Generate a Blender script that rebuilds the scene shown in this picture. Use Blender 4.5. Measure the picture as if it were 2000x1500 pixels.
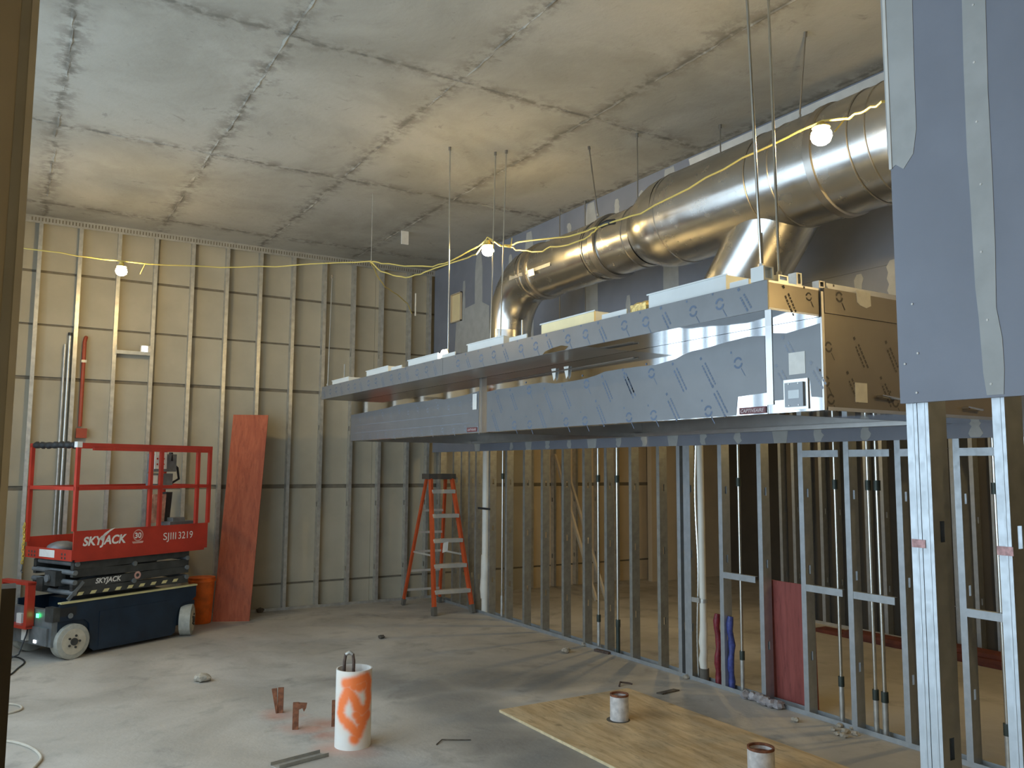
import bpy, math, random
from mathutils import Vector, Matrix
random.seed(7)
R = math.radians
for o in list(bpy.data.objects):
    bpy.data.objects.remove(o, do_unlink=True)
SC = bpy.context.scene
COL = SC.collection

# ------------------------------------------------------------------ camera
EYE = 1.815                      # eye height (m)
FPX = 1624.53                    # focal length for a 2000 px wide frame
YAW, PITCH, ROLL = R(31.213), R(5.6835), R(0.3329)
_f = Vector((math.sin(YAW)*math.cos(PITCH), math.cos(YAW)*math.cos(PITCH), math.sin(PITCH)))
_r = Vector((math.cos(YAW), -math.sin(YAW), 0))
_u = _r.cross(_f)
CR = _r*math.cos(ROLL)+_u*math.sin(ROLL)
CU = -_r*math.sin(ROLL)+_u*math.cos(ROLL)
CF = _f
cam = bpy.data.cameras.new('camera')
cam.sensor_width = 36.0
cam.lens = FPX/2000*36.0
cam.clip_end = 200
cam_o = bpy.data.objects.new('camera', cam)
COL.objects.link(cam_o)
cam_o.matrix_world = Matrix(((CR.x, CU.x, -CF.x, 0), (CR.y, CU.y, -CF.y, 0), (CR.z, CU.z, -CF.z, EYE), (0, 0, 0, 1)))
SC.camera = cam_o

# ------------------------------------------------------------------ light
BULB_STRENGTH = 390.0
BULB_COLOR = (1.0, 0.71, 0.30)
w = bpy.data.worlds.new('overcast_daylight')
SC.world = w
w.use_nodes = True
w.node_tree.nodes['Background'].inputs[0].default_value = (0.67, 0.845, 1.0, 1)
w.node_tree.nodes['Background'].inputs[1].default_value = 3.8
SC.view_settings.view_transform = 'Standard'
SC.view_settings.look = 'None'
SC.view_settings.gamma = 1.0
SC.view_settings.use_curve_mapping = False
SC.view_settings.exposure = 0.22

# portals: let the renderer sample the sky through the window openings of the left wall
for y_, z_, sy_, sz_ in ((3.85, 2.035, 4.3, 3.83), (7.65, 2.475, 3.3, 2.95)):
    pl_ = bpy.data.lights.new('window_portal', 'AREA'); pl_.shape = 'RECTANGLE'; pl_.size = sy_; pl_.size_y = sz_
    pl_.cycles.is_portal = True
    po = bpy.data.objects.new('window_portal', pl_); COL.objects.link(po)
    po.location = (-1.41, y_, z_); po.rotation_euler = (R(90), 0, R(-90))

# ------------------------------------------------------------------ measures of the room (metres)
YB = 10.652      # face of the studs of the back wall
XR = 5.162       # face of the studs of the right wall
HC = 4.619       # ceiling
ZD = 2.01        # lower edge of the wall board on the right wall
XL = -1.2        # window wall

def _ray(x, y):
    return CR*((x-1000)/FPX) - CU*((y-750)/FPX) + CF
def atY(x, y, Y):
    d = _ray(x, y); return d*(Y/d.y)+Vector((0, 0, EYE))
def atX(x, y, X):
    d = _ray(x, y); return d*(X/d.x)+Vector((0, 0, EYE))
def atZ(x, y, Z):
    d = _ray(x, y); return d*((Z-EYE)/d.z)+Vector((0, 0, EYE))

# ------------------------------------------------------------------ material helpers
def _nt(name):
    m = bpy.data.materials.new(name); m.use_nodes = True
    nt = m.node_tree
    return m, nt, nt.nodes['Principled BSDF']
def node(nt, t, **kw):
    n = nt.nodes.new(t)
    for k, v in kw.items():
        setattr(n, k, v)
    return n
def rgba(c): return (c[0], c[1], c[2], 1)
def mathn(nt, op, a, b=None, clamp=False):
    n = node(nt, 'ShaderNodeMath', operation=op); n.use_clamp = clamp
    for i, v in enumerate((a, b)):
        if v is None: continue
        if isinstance(v, (int, float)): n.inputs[i].default_value = v
        else: nt.links.new(v, n.inputs[i])
    return n.outputs[0]
def noise(nt, vec, scale, detail=4, rough=.55, dist=0):
    n = node(nt, 'ShaderNodeTexNoise')
    n.inputs['Scale'].default_value = scale; n.inputs['Detail'].default_value = detail
    n.inputs['Roughness'].default_value = rough; n.inputs['Distortion'].default_value = dist
    nt.links.new(vec, n.inputs['Vector'])
    return n.outputs['Fac']
def maprange(nt, v, a, b, c=0., d=1.):
    n = node(nt, 'ShaderNodeMapRange', interpolation_type='SMOOTHSTEP')
    nt.links.new(v, n.inputs[0])
    for i, k in enumerate((a, b, c, d)): n.inputs[1+i].default_value = k
    return n.outputs[0]
def mix(nt, fac, a, b):
    n = node(nt, 'ShaderNodeMix', data_type='RGBA')
    for i, v in ((0, fac), (6, a), (7, b)):
        if isinstance(v, (int, float)): n.inputs[i].default_value = v
        elif isinstance(v, tuple): n.inputs[i].default_value = rgba(v)
        else: nt.links.new(v, n.inputs[i])
    return n.outputs[2]
def bump(nt, bs, h, strength=.3, dist=.01):
    b = node(nt, 'ShaderNodeBump'); b.inputs['Strength'].default_value = strength; b.inputs['Distance'].default_value = dist
    nt.links.new(h, b.inputs['Height']); nt.links.new(b.outputs[0], bs.inputs['Normal'])
def mapping(nt, vec, scale):
    n = node(nt, 'ShaderNodeMapping'); n.inputs['Scale'].default_value = scale
    nt.links.new(vec, n.inputs['Vector']); return n.outputs[0]
def pm(name, col, rough=.5, metal=0., var=.12, scale=6., bmp=0., bscale=40., stretch=None, spec=None, rvar=0.):
    m, nt, bs = _nt(name)
    tc = node(nt, 'ShaderNodeTexCoord').outputs['Object']
    if stretch: tc = mapping(nt, tc, stretch)
    f = noise(nt, tc, scale)
    lo = tuple(c*(1-var) for c in col); hi = tuple(min(1, c*(1+var)) for c in col)
    c = mix(nt, maprange(nt, f, .3, .7), lo, hi)
    nt.links.new(c, bs.inputs['Base Color'])
    bs.inputs['Roughness'].default_value = rough; bs.inputs['Metallic'].default_value = metal
    if spec is not None: bs.inputs['Specular IOR Level'].default_value = spec
    if rvar:
        nt.links.new(maprange(nt, noise(nt, tc, scale*2.3), .3, .7, rough-rvar, rough+rvar), bs.inputs['Roughness'])
    if bmp: bump(nt, bs, noise(nt, tc, bscale), bmp)
    return m
def emis(name, col, s):
    m, nt, bs = _nt(name)
    bs.inputs['Base Color'].default_value = rgba(col)
    bs.inputs['Emission Color'].default_value = rgba(col); bs.inputs['Emission Strength'].default_value = s
    return m
def blobs(nt, vec, pts, soft=.45):
    """soft union of blobs; pts = [(x,y,z,r)]"""
    out = None
    for x, y, z, r in pts:
        d = node(nt, 'ShaderNodeVectorMath', operation='DISTANCE')
        nt.links.new(vec, d.inputs[0]); d.inputs[1].default_value = (x, y, z)
        v = maprange(nt, d.outputs['Value'], r*(1+soft), r*(1-soft))
        out = v if out is None else mathn(nt, 'MAXIMUM', out, v)
    return out

M = {}
M['galv'] = pm('galvanised_steel', (.56, .56, .53), .36, .65, .12, 14, rvar=.08)
M['galv_dark'] = pm('galvanised_steel_shaded', (.34, .34, .31), .42, .6, .12, 14, rvar=.08)  # backlit shade of the far right studs put into the colour; scrap flanges share it
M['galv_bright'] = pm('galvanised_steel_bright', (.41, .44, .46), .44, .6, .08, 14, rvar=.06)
M['channel'] = pm('board_joint_dark', (.20, .175, .13), .8, 0, .15, 9)
M['board_back'] = pm('gypsum_board_paper_back', (.43, .395, .305), .88, 0, .07, 2.2, bmp=.04)
M['board_cream'] = pm('gypsum_board_cream', (.60, .50, .35), .85, 0, .06, 2)
M['board_blue'] = pm('moisture_board_blue', (.215, .232, .275), .62, 0, .06, 3, bmp=.03, bscale=120)
M['compound'] = pm('joint_compound', (.40, .41, .40), .8, 0, .07, 9)
M['compound_white'] = pm('joint_compound_white', (.66, .65, .61), .8, 0, .06, 9)
M['board_grey'] = pm('gypsum_board_grey', (.50, .47, .41), .8, 0, .1, 3)
M['stainless'] = pm('bare_stainless', (.72, .73, .74), .05, 1, .03, 2, bmp=.010, bscale=2.0)
M['stainless_dull'] = pm('stainless_brushed', (.58, .57, .55), .3, 1, .06, 6)
M['film'] = pm('protective_film', (.19, .20, .21), .32, 0.15, .05, 4)
M['film_end'] = pm('protective_film_end', (.25, .215, .17), .30, .45, .05, 4)
M['print'] = pm('film_print_ink', (.11, .15, .22), .6, 0, .1)
M['print_end'] = pm('film_print_ink_dark', (.085, .075, .065), .6, 0, .1)
M['print_pale'] = pm('film_print_ink_pale', (.22, .25, .30), .6, 0, .1)
M['duct'] = pm('duct_steel', (.58, .575, .56), .24, 1, .08, 3.5, bmp=.05, bscale=2.5, rvar=.04)
M['duct_band'] = pm('duct_band_steel', (.45, .43, .40), .34, 1, .1, 6)
M['white_metal'] = pm('white_coated_sheet', (.66, .70, .70), .45, 0, .04, 4)
M['insul'] = pm('cream_insulation_board', (.85, .72, .42), .7, 0, .05, 5)
M['foil_gold'] = pm('crumpled_gold_foil', (.85, .62, .26), .3, .6, .3, 30, bmp=.8, bscale=60)
M['paper'] = pm('white_paper_label', (.72, .71, .66), .7, 0, .05, 20)
M['badge'] = pm('badge_maroon', (.13, .03, .035), .4, 0, .1)
M['badge_text'] = pm('badge_lettering_silver', (.62, .55, .55), .4, 0, .05)
M['screen'] = pm('control_screen_grey', (.30, .33, .36), .3, 0, .05)
M['screen_lit'] = pm('control_screen_pale', (.60, .66, .68), .25, 0, .05)
M['red_paint'] = pm('lift_red_paint', (.44, .040, .022), .42, 0, .12, 5)
M['lift_dark'] = pm('lift_dark_grey', (.055, .058, .056), .5, .2, .25, 8)
M['lift_blue'] = pm('lift_dark_blue', (.010, .024, .046), .42, 0, .2, 5)
M['lift_grey'] = pm('lift_grey_steel', (.20, .22, .23), .5, .4, .2, 9)
M['black'] = pm('black_plastic', (.02, .022, .024), .5, 0, .2)
M['tyre'] = pm('non_marking_tyre', (.40, .41, .37), .8, 0, .12, 20)
M['wheel_rim'] = pm('wheel_rim_cream', (.52, .49, .40), .6, 0, .12, 12)
M['white_letter'] = pm('white_lettering', (.75, .74, .70), .6, 0, .05)
M['pale_print'] = pm('faded_pink_print', (.62, .36, .30), .6, 0, .1)
M['yellow_mark'] = pm('yellow_marking', (.62, .56, .28), .6, 0, .1)
M['yellow'] = pm('yellow_chain', (.62, .46, .08), .5, 0, .15)
M['cable'] = pm('yellow_cable_jacket', (.62, .50, .14), .5, 0, .1)
M['cord_pale'] = pm('pale_hose', (.50, .46, .38), .6, 0, .1)
M['fibreglass'] = pm('orange_fibreglass', (.56, .085, .020), .5, 0, .1, 8)
M['alu'] = pm('aluminium', (.80, .78, .72), .35, .6, .06, 10)
M['cap_brown'] = pm('ladder_cap_dark', (.09, .075, .06), .55, 0, .1)
M['rubber'] = pm('grey_rubber', (.13, .12, .10), .8, 0, .2)
M['pvc'] = pm('white_pvc', (.74, .72, .64), .45, 0, .05, 6)
M['cast'] = pm('white_painted_pipe', (.58, .56, .54), .6, 0, .2, 18, bmp=.2)
M['rust'] = pm('rusted_iron', (.20, .075, .035), .85, 0, .35, 30, bmp=.4)
M['rebar'] = pm('dark_rebar', (.10, .07, .055), .8, .2, .3, 40, bmp=.4)
M['orange'] = pm('orange_plastic', (.85, .17, .02), .5, 0, .18, 9)
M['red_pipe'] = pm('red_sprinkler_pipe', (.36, .065, .03), .5, 0, .15, 8)
M['emt'] = pm('conduit_steel', (.62, .62, .58), .28, .95, .06, 10)
M['coupling'] = pm('conduit_coupling_dark', (.06, .075, .065), .5, .5, .2)
M['blue_pex'] = pm('blue_pipe_wrap', (.05, .07, .26), .5, 0, .3, 30, bmp=.4)
M['red_pex'] = pm('red_pipe_wrap', (.20, .02, .03), .5, 0, .25, 30, bmp=.3)
M['lumber_red'] = pm('red_stained_lumber', (.13, .03, .014), .7, 0, .25, 7)
M['debris'] = pm('pale_rubble', (.42, .38, .31), .9, 0, .25, 30, bmp=.4)
M['debris_dark'] = pm('dark_rubble', (.10, .085, .065), .9, 0, .3, 30, bmp=.4)
M['plastic_wrap'] = pm('crumpled_grey_plastic', (.36, .34, .35), .35, 0, .2, 20, bmp=.7, bscale=30)
M['copper_bag'] = pm('copper_reflective_sleeve', (.78, .45, .33), .25, .6, .3, 16, bmp=.5)
M['led_green'] = emis('green_indicator', (.05, 1, .25), 6)
M['led_white'] = emis('white_lamp_face', (.85, .92, 1), 7)
M['bulb'] = emis('bulb_glow', BULB_COLOR, BULB_STRENGTH)
M['socket'] = pm('bulb_socket', (.66, .50, .12), .5, 0, .1)
M['ext_wall'] = pm('painted_wall', (.50, .48, .44), .85, 0, .06, 2)
M['mullion'] = pm('window_frame_metal', (.30, .32, .34), .5, .4, .05)
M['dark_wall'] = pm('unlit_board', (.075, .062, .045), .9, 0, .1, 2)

def wood(name, c1, c2, knots, rough=.65, sc=1.0, axis=(1, 8, 8)):
    m, nt, bs = _nt(name)
    tc = node(nt, 'ShaderNodeTexCoord').outputs['Object']
    st = mapping(nt, tc, axis)
    a = noise(nt, st, 1.3*sc, 8, .62, 1.4)
    b = noise(nt, st, 7*sc, 6, .7, .5)
    c = mix(nt, maprange(nt, a, .30, .68), c1, c2)
    c = mix(nt, mathn(nt, 'MULTIPLY', maprange(nt, b, .48, .72), .6), c, tuple(x*.55 for x in c1))
    k = node(nt, 'ShaderNodeTexVoronoi'); k.inputs['Scale'].default_value = 3.2*sc; k.inputs['Randomness'].default_value = 1
    kv = mapping(nt, tc, (1.0, .75, 1)); nt.links.new(kv, k.inputs['Vector'])
    kf = mathn(nt, 'MULTIPLY', maprange(nt, k.outputs['Distance'], .13, .03), knots)
    c = mix(nt, kf, c, tuple(x*.28 for x in c1))
    nt.links.new(c, bs.inputs['Base Color'])
    bs.inputs['Roughness'].default_value = rough
    bump(nt, bs, b, .12, .004)
    return m
M['plywood'] = wood('plywood_sheet', (.48, .335, .17), (.68, .52, .31), .9, axis=(5, 1, 5))
M['ply_red'] = wood('red_orange_plywood', (.34, .070, .024), (.46, .115, .045), .25, axis=(7, 7, .8))
M['ply_crimson'] = wood('crimson_board', (.24, .055, .045), (.33, .085, .07), .15, axis=(7, 7, .8))
M['ply_edge'] = pm('plywood_edge', (.62, .50, .30), .8, 0, .12, 20)

# concrete floor: mottled slab with stains and marking paint
m, nt, bs = _nt('concrete_floor'); M['floor'] = m
tc = node(nt, 'ShaderNodeTexCoord').outputs['Object']
n1 = noise(nt, tc, .55, 5, .6, .6); n2 = noise(nt, tc, 2.6, 7, .65, .4); n3 = noise(nt, tc, 30, 4, .6)
c = mix(nt, maprange(nt, n1, .32, .66), (.36, .335, .29), (.54, .51, .455))
c = mix(nt, mathn(nt, 'MULTIPLY', maprange(nt, n2, .50, .74), .55), c, (.18, .165, .14))
c = mix(nt, mathn(nt, 'MULTIPLY', maprange(nt, n2, .46, .28), .40), c, (.47, .44, .38))
wv = node(nt, 'ShaderNodeVectorMath', operation='ADD'); nt.links.new(tc, wv.inputs[0])
nz = node(nt, 'ShaderNodeTexNoise'); nz.inputs['Scale'].default_value = 1.7; nz.inputs['Detail'].default_value = 5
nt.links.new(tc, nz.inputs['Vector'])
sb = node(nt, 'ShaderNodeVectorMath', operation='SCALE'); sb.inputs['Scale'].default_value = .55
nt.links.new(nz.outputs['Color'], sb.inputs[0])
of = node(nt, 'ShaderNodeVectorMath', operation='SUBTRACT'); nt.links.new(sb.outputs[0], of.inputs[0]); of.inputs[1].default_value = (.275, .275, .275)
nt.links.new(of.outputs[0], wv.inputs[1])
# damp grey patch beside the plywood sheet
st = blobs(nt, wv.outputs[0], [(2.75, 6.9, 0, .34), (3.05, 6.4, 0, .36), (3.05, 5.9, 0, .34), (3.1, 5.4, 0, .36), (2.95, 4.9, 0, .36), (3.0, 4.4, 0, .4), (2.9, 3.8, 0, .4), (3.6, 6.4, 0, .34), (4.0, 6.1, 0, .3)], .6)
c = mix(nt, mathn(nt, 'MULTIPLY', st, .62), c, (.16, .158, .15))
# orange-pink spray marks round the stub pipes
sp = blobs(nt, wv.outputs[0], [(1.83, 6.25, 0, .13), (1.86, 5.86, 0, .12), (2.02, 5.92, 0, .12), (2.0, 5.32, 0, .15), (1.95, 5.62, 0, .10)], .8)
c = mix(nt, mathn(nt, 'MULTIPLY', sp, .55), c, (.55, .20, .11))
nt.links.new(c, bs.inputs['Base Color'])
nt.links.new(maprange(nt, n2, .3, .7, .5, .8), bs.inputs['Roughness'])
bump(nt, bs, mathn(nt, 'ADD', n3, mathn(nt, 'MULTIPLY', n2, 2.0)), .18, .01)

# concrete ceiling: board-marked slab, dark stains along the form joints (1.22 x 2.44 m)
m, nt, bs = _nt('concrete_ceiling'); M['ceiling'] = m
tc = node(nt, 'ShaderNodeTexCoord').outputs['Object']
n1 = noise(nt, tc, .7, 6, .62, .5); n2 = noise(nt, tc, 2.3, 8, .7, .6); n3 = noise(nt, tc, 9, 6, .65)
c = mix(nt, maprange(nt, n1, .34, .64), (.305, .29, .245), (.405, .39, .34))
c = mix(nt, mathn(nt, 'MULTIPLY', maprange(nt, n2, .52, .74), .30), c, (.21, .19, .155))
sx = node(nt, 'ShaderNodeSeparateXYZ')
dn = node(nt, 'ShaderNodeTexNoise'); dn.inputs['Scale'].default_value = 3.2; dn.inputs['Detail'].default_value = 6; nt.links.new(tc, dn.inputs['Vector'])
sc_ = node(nt, 'ShaderNodeVectorMath', operation='MULTIPLY_ADD'); nt.links.new(dn.outputs['Color'], sc_.inputs[0]); sc_.inputs[1].default_value = (.16, .16, 0); nt.links.new(tc, sc_.inputs[2])
nt.links.new(sc_.outputs[0], sx.inputs[0])
def seam(v, off, per):
    a = mathn(nt, 'FLOORED_MODULO', mathn(nt, 'ADD', v, per/2-off-.08), per)
    return mathn(nt, 'ABSOLUTE', mathn(nt, 'SUBTRACT', a, per/2))
dmin = mathn(nt, 'MINIMUM', seam(sx.outputs[0], .22, 1.22), seam(sx.outputs[1], 5.2, 2.44))
wide = mathn(nt, 'MULTIPLY', maprange(nt, dmin, .17, .01), maprange(nt, n3, .42, .60))
thin = mathn(nt, 'MULTIPLY', maprange(nt, dmin, .035, .004), maprange(nt, n3, .36, .56))
c = mix(nt, mathn(nt, 'MULTIPLY', wide, .80), c, (.20, .185, .155))
c = mix(nt, mathn(nt, 'MULTIPLY', thin, .55), c, (.11, .10, .08))
sp = maprange(nt, noise(nt, tc, 5.5, 5, .7, .8), .60, .72)
c = mix(nt, mathn(nt, 'MULTIPLY', sp, .45), c, (.15, .14, .115))
nt.links.new(c, bs.inputs['Base Color']); bs.inputs['Roughness'].default_value = .9
bump(nt, bs, mathn(nt, 'ADD', n2, n3), .35, .012)

# ------------------------------------------------------------------ mesh helpers
class MB:
    def __init__(s): s.v = []; s.f = []
    def quadbox(s, P):
        b = len(s.v); s.v += [Vector(p) for p in P]
        for q in ((0, 3, 2, 1), (4, 5, 6, 7), (0, 1, 5, 4), (1, 2, 6, 5), (2, 3, 7, 6), (3, 0, 4, 7)):
            s.f.append(tuple(b+i for i in q))
        return s
    def box(s, x0, x1, y0, y1, z0, z1):
        return s.quadbox([(x0, y0, z0), (x1, y0, z0), (x1, y1, z0), (x0, y1, z0), (x0, y0, z1), (x1, y0, z1), (x1, y1, z1), (x0, y1, z1)])
    def obox(s, o, a, b, c):
        """box from corner o with edge vectors a,b,c"""
        o, a, b, c = map(Vector, (o, a, b, c))
        return s.quadbox([o, o+a, o+a+b, o+b, o+c, o+a+c, o+a+b+c, o+b+c])
    def bar(s, p0, p1, wx, wy, up=(0, 0, 1)):
        """rectangular bar along p0-p1, wx across, wy along 'up'"""
        p0, p1 = Vector(p0), Vector(p1); d = (p1-p0); n = d.normalized()
        up = Vector(up)
        if abs(n.dot(up)) > .98: up = Vector((0, 1, 0))
        a = n.cross(up).normalized(); b = a.cross(n).normalized()
        return s.obox(p0-a*wx/2-b*wy/2, d, a*wx, b*wy)
    def tube(s, pts, r, n=10, caps=True, inner=None):
        pts = [Vector(p) for p in pts]; rr = r if isinstance(r, (list, tuple)) else [r]*len(pts)
        base = len(s.v); prev = None
        for i, p in enumerate(pts):
            if i == 0: t = pts[1]-p
            elif i == len(pts)-1: t = p-pts[i-1]
            else: t = (pts[i+1]-p).normalized()+(p-pts[i-1]).normalized()
            t = t.normalized() if t.length > 1e-9 else Vector((0, 0, 1))
            if prev is None:
                a = t.cross(Vector((0, 0, 1)))
                if a.length < .05: a = t.cross(Vector((0, 1, 0)))
            else:
                a = prev-t*prev.dot(t)
            a.normalize(); prev = a; b = t.cross(a)
            for k in range(n):
                an = 2*math.pi*k/n
                s.v.append(p+(a*math.cos(an)+b*math.sin(an))*rr[i])
        for i in range(len(pts)-1):
            for k in range(n):
                k2 = (k+1) % n
                s.f.append((base+i*n+k, base+i*n+k2, base+(i+1)*n+k2, base+(i+1)*n+k))
        if caps:
            s.f.append(tuple(base+k for k in range(n))[::-1])
            s.f.append(tuple(base+(len(pts)-1)*n+k for k in range(n)))
        return s
    def pipe(s, p0, p1, ro, ri, n=24):
        """open-ended hollow pipe"""
        p0, p1 = Vector(p0), Vector(p1); t = (p1-p0).normalized()
        a = t.cross(Vector((0, 0, 1)))
        if a.length < .05: a = t.cross(Vector((0, 1, 0)))
        a.normalize(); b = t.cross(a); base = len(s.v)
        for p, r in ((p0, ro), (p1, ro), (p1, ri), (p0, ri)):
            for k in range(n):
                an = 2*math.pi*k/n; s.v.append(p+(a*math.cos(an)+b*math.sin(an))*r)
        for i in range(4):
            for k in range(n):
                k2 = (k+1) % n; j = (i+1) % 4
                s.f.append((base+i*n+k, base+i*n+k2, base+j*n+k2, base+j*n+k))
        return s
    def prism(s, pts2, o, a, b, n):
        """extrude polygon pts2 (in plane o + a*x + b*y) along n"""
        o, a, b, n = map(Vector, (o, a, b, n)); base = len(s.v); k = len(pts2)
        P = [o+a*x+b*y for x, y in pts2]
        s.v += P+[p+n for p in P]
        s.f.append(tuple(base+i for i in range(k))[::-1]); s.f.append(tuple(base+k+i for i in range(k)))
        for i in range(k):
            j = (i+1) % k; s.f.append((base+i, base+j, base+k+j, base+k+i))
        return s
    def sphere(s, c, r, nu=16, nv=10, sc=(1, 1, 1)):
        c = Vector(c); base = len(s.v)
        s.v.append(c+Vector((0, 0, r*sc[2])))
        for i in range(1, nv):
            th = math.pi*i/nv
            for k in range(nu):
                ph = 2*math.pi*k/nu
                s.v.append(c+Vector((r*sc[0]*math.sin(th)*math.cos(ph), r*sc[1]*math.sin(th)*math.sin(ph), r*sc[2]*math.cos(th))))
        s.v.append(c-Vector((0, 0, r*sc[2]))); last = len(s.v)-1
        for k in range(nu): s.f.append((base, base+1+k, base+1+(k+1) % nu))
        for i in range(nv-2):
            for k in range(nu):
                a = base+1+i*nu; b = a+nu
                s.f.append((a+k, b+k, b+(k+1) % nu, a+(k+1) % nu))
        a = base+1+(nv-2)*nu
        for k in range(nu): s.f.append((a+k, last, a+(k+1) % nu))
        return s
    def mesh(s, name, mat, org=(0, 0, 0), inv=None, smooth=40):
        me = bpy.data.meshes.new(name)
        o = Vector(org)
        vs = [(inv @ v) if inv is not None else v-o for v in s.v]
        me.from_pydata([tuple(v) for v in vs], [], s.f)
        if smooth:
            me.polygons.foreach_set('use_smooth', [True]*len(me.polygons))
            me.set_sharp_from_angle(angle=R(smooth))
        me.materials.append(mat if not isinstance(mat, str) else M[mat])
        me.update()
        return me

INV = {}          # world -> local matrix of every root
def empty(name, loc, rz=0.):
    o = bpy.data.objects.new(name, None); COL.objects.link(o)
    o.location = loc; o.rotation_euler = (0, 0, rz); o.empty_display_size = .1
    INV[o.name] = (Matrix.Translation(Vector(loc)) @ Matrix.Rotation(rz, 4, 'Z')).inverted()
    return o
def tag(o, label=None, cat=None, group=None, kind=None):
    if label: o['label'] = label
    if cat: o['category'] = cat
    if group: o['group'] = group
    if kind: o['kind'] = kind
    return o
def root_inv(p):
    while p.parent is not None: p = p.parent
    return INV[p.name]
def part(name, mb, mat, parent, local=False, smooth=40):
    """mesh child of parent; mb in world coordinates unless local"""
    me = mb.mesh(name, mat, inv=None if local else root_inv(parent), smooth=smooth)
    o = bpy.data.objects.new(name, me); COL.objects.link(o); o.parent = parent
    return o
def share(name, me, parent, loc=(0, 0, 0), rot=(0, 0, 0)):
    o = bpy.data.objects.new(name, me); COL.objects.link(o); o.parent = parent
    o.location = loc; o.rotation_euler = rot
    return o
def thing(name, mb, mat, label, cat, group=None, smooth=40):
    """single-mesh top-level thing, origin at the base centre"""
    xs = [v.x for v in mb.v]; ys = [v.y for v in mb.v]; zs = [v.z for v in mb.v]
    org = ((min(xs)+max(xs))/2, (min(ys)+max(ys))/2, min(zs))
    o = bpy.data.objects.new(name, mb.mesh(name, mat, org, smooth=smooth)); COL.objects.link(o); o.location = org
    INV[o.name] = Matrix.Translation(Vector(org)).inverted()
    return tag(o, label, cat, group)
def struct(name, mb, mat, smooth=0):
    o = bpy.data.objects.new(name, mb.mesh(name, mat, smooth=smooth)); COL.objects.link(o)
    INV[o.name] = Matrix.Identity(4); o['kind'] = 'structure'
    return o
def text_mb(txt, size, o, a, b, thick=.001, width=None, shear=0., bold=0.):
    """lettering as mesh: baseline origin o, right a, up b (unit vectors)"""
    cu = bpy.data.curves.new('txt', 'FONT'); cu.body = txt; cu.size = size; cu.shear = shear; cu.offset = bold
    ob = bpy.data.objects.new('txt', cu); COL.objects.link(ob)
    dg = bpy.context.evaluated_depsgraph_get()
    me = bpy.data.meshes.new_from_object(ob.evaluated_get(dg))
    mb = MB(); o, a, b = Vector(o), Vector(a), Vector(b); n = a.cross(b)
    xs = [v.co.x for v in me.vertices]; x0, x1 = min(xs), max(xs)
    k = 1. if width is None else width/(x1-x0)
    for v in me.vertices: mb.v.append(o+a*((v.co.x-x0)*k)+b*v.co.y+n*thick)
    for p in me.polygons: mb.f.append(tuple(p.vertices))
    bpy.data.objects.remove(ob, do_unlink=True); bpy.data.curves.remove(cu); bpy.data.meshes.remove(me)
    return mb
def ring(mb, c, a, b, n, ro, ri, k=18, a0=0., a1=2*math.pi):
    c, a, b, n = map(Vector, (c, a, b, n)); base = len(mb.v)
    for i in range(k+1):
        t = a0+(a1-a0)*i/k; d = a*math.cos(t)+b*math.sin(t)
        mb.v += [c+d*ro+n, c+d*ri+n]
    for i in range(k):
        j = base+2*i; mb.f.append((j, j+1, j+3, j+2))
def dash(mb, p, a, b, n, x0, x1, y0, y1, sl=0.):
    p, a, b, n = map(Vector, (p, a, b, n)); base = len(mb.v)
    for x, y in ((x0, y0), (x1, y0), (x1, y1), (x0, y1)): mb.v.append(p+a*x+b*y+n)
    mb.f.append((base, base+1, base+2, base+3))
def wavy(y0, y1, n, amp, seed):
    rn = random.Random(seed)
    return [(y0+(y1-y0)*i/n, amp*(rn.random()-.5)) for i in range(n+1)]

# ------------------------------------------------------------------ shell
floor = struct('floor', MB().box(XL-.3, 11.2, -4.2, 11.6, -.2, 0), 'floor')
ceiling = struct('ceiling', MB().box(XL-.3, 11.2, -4.2, 11.6, HC, HC+.25), 'ceiling')
def ridge(p0, p1, seed):
    """irregular fin of concrete left in a form joint"""
    rn = random.Random(seed); mb = MB(); p0, p1 = Vector(p0), Vector(p1); d = p1-p0; L = d.length; d.normalize()
    s = Vector((-d.y, d.x, 0)); t = 0.
    while t < L:
        l = rn.uniform(.12, .5)
        if rn.random() < .72:
            pts = []; q = t; end = min(L, t+l)
            k = max(2, int((end-t)/.06)); base = len(mb.v)
            off = rn.uniform(-.012, .012)
            for i in range(k+1):
                y = t+(end-t)*i/k; wdt = rn.uniform(.006, .022)*(0.25 if i in (0, k) else 1); h = rn.uniform(.003, .009)*(0.1 if i in (0, k) else 1)
                c0 = p0+d*y+s*(off+rn.uniform(-.004, .004))
                mb.v += [c0-s*wdt+Vector((0, 0, .001)), c0+Vector((0, 0, -h)), c0+s*wdt+Vector((0, 0, .001))]
            for i in range(k):
                j = base+3*i
                mb.f.append((j, j+1, j+4, j+3)); mb.f.append((j+1, j+2, j+5, j+4))
        t += l
    return mb
for i, x in enumerate((.22, 1.44, 2.68, 3.90)):
    part('form_joint', ridge((x, 2.2, HC), (x, 10.6, HC), 11+i), M['ceiling'], ceiling)
for i, y in enumerate((2.76, 5.20, 7.64, 10.08)):
    part('form_joint', ridge((XL, y, HC), (5.1, y, HC), 31+i), M['ceiling'], ceiling)

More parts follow.
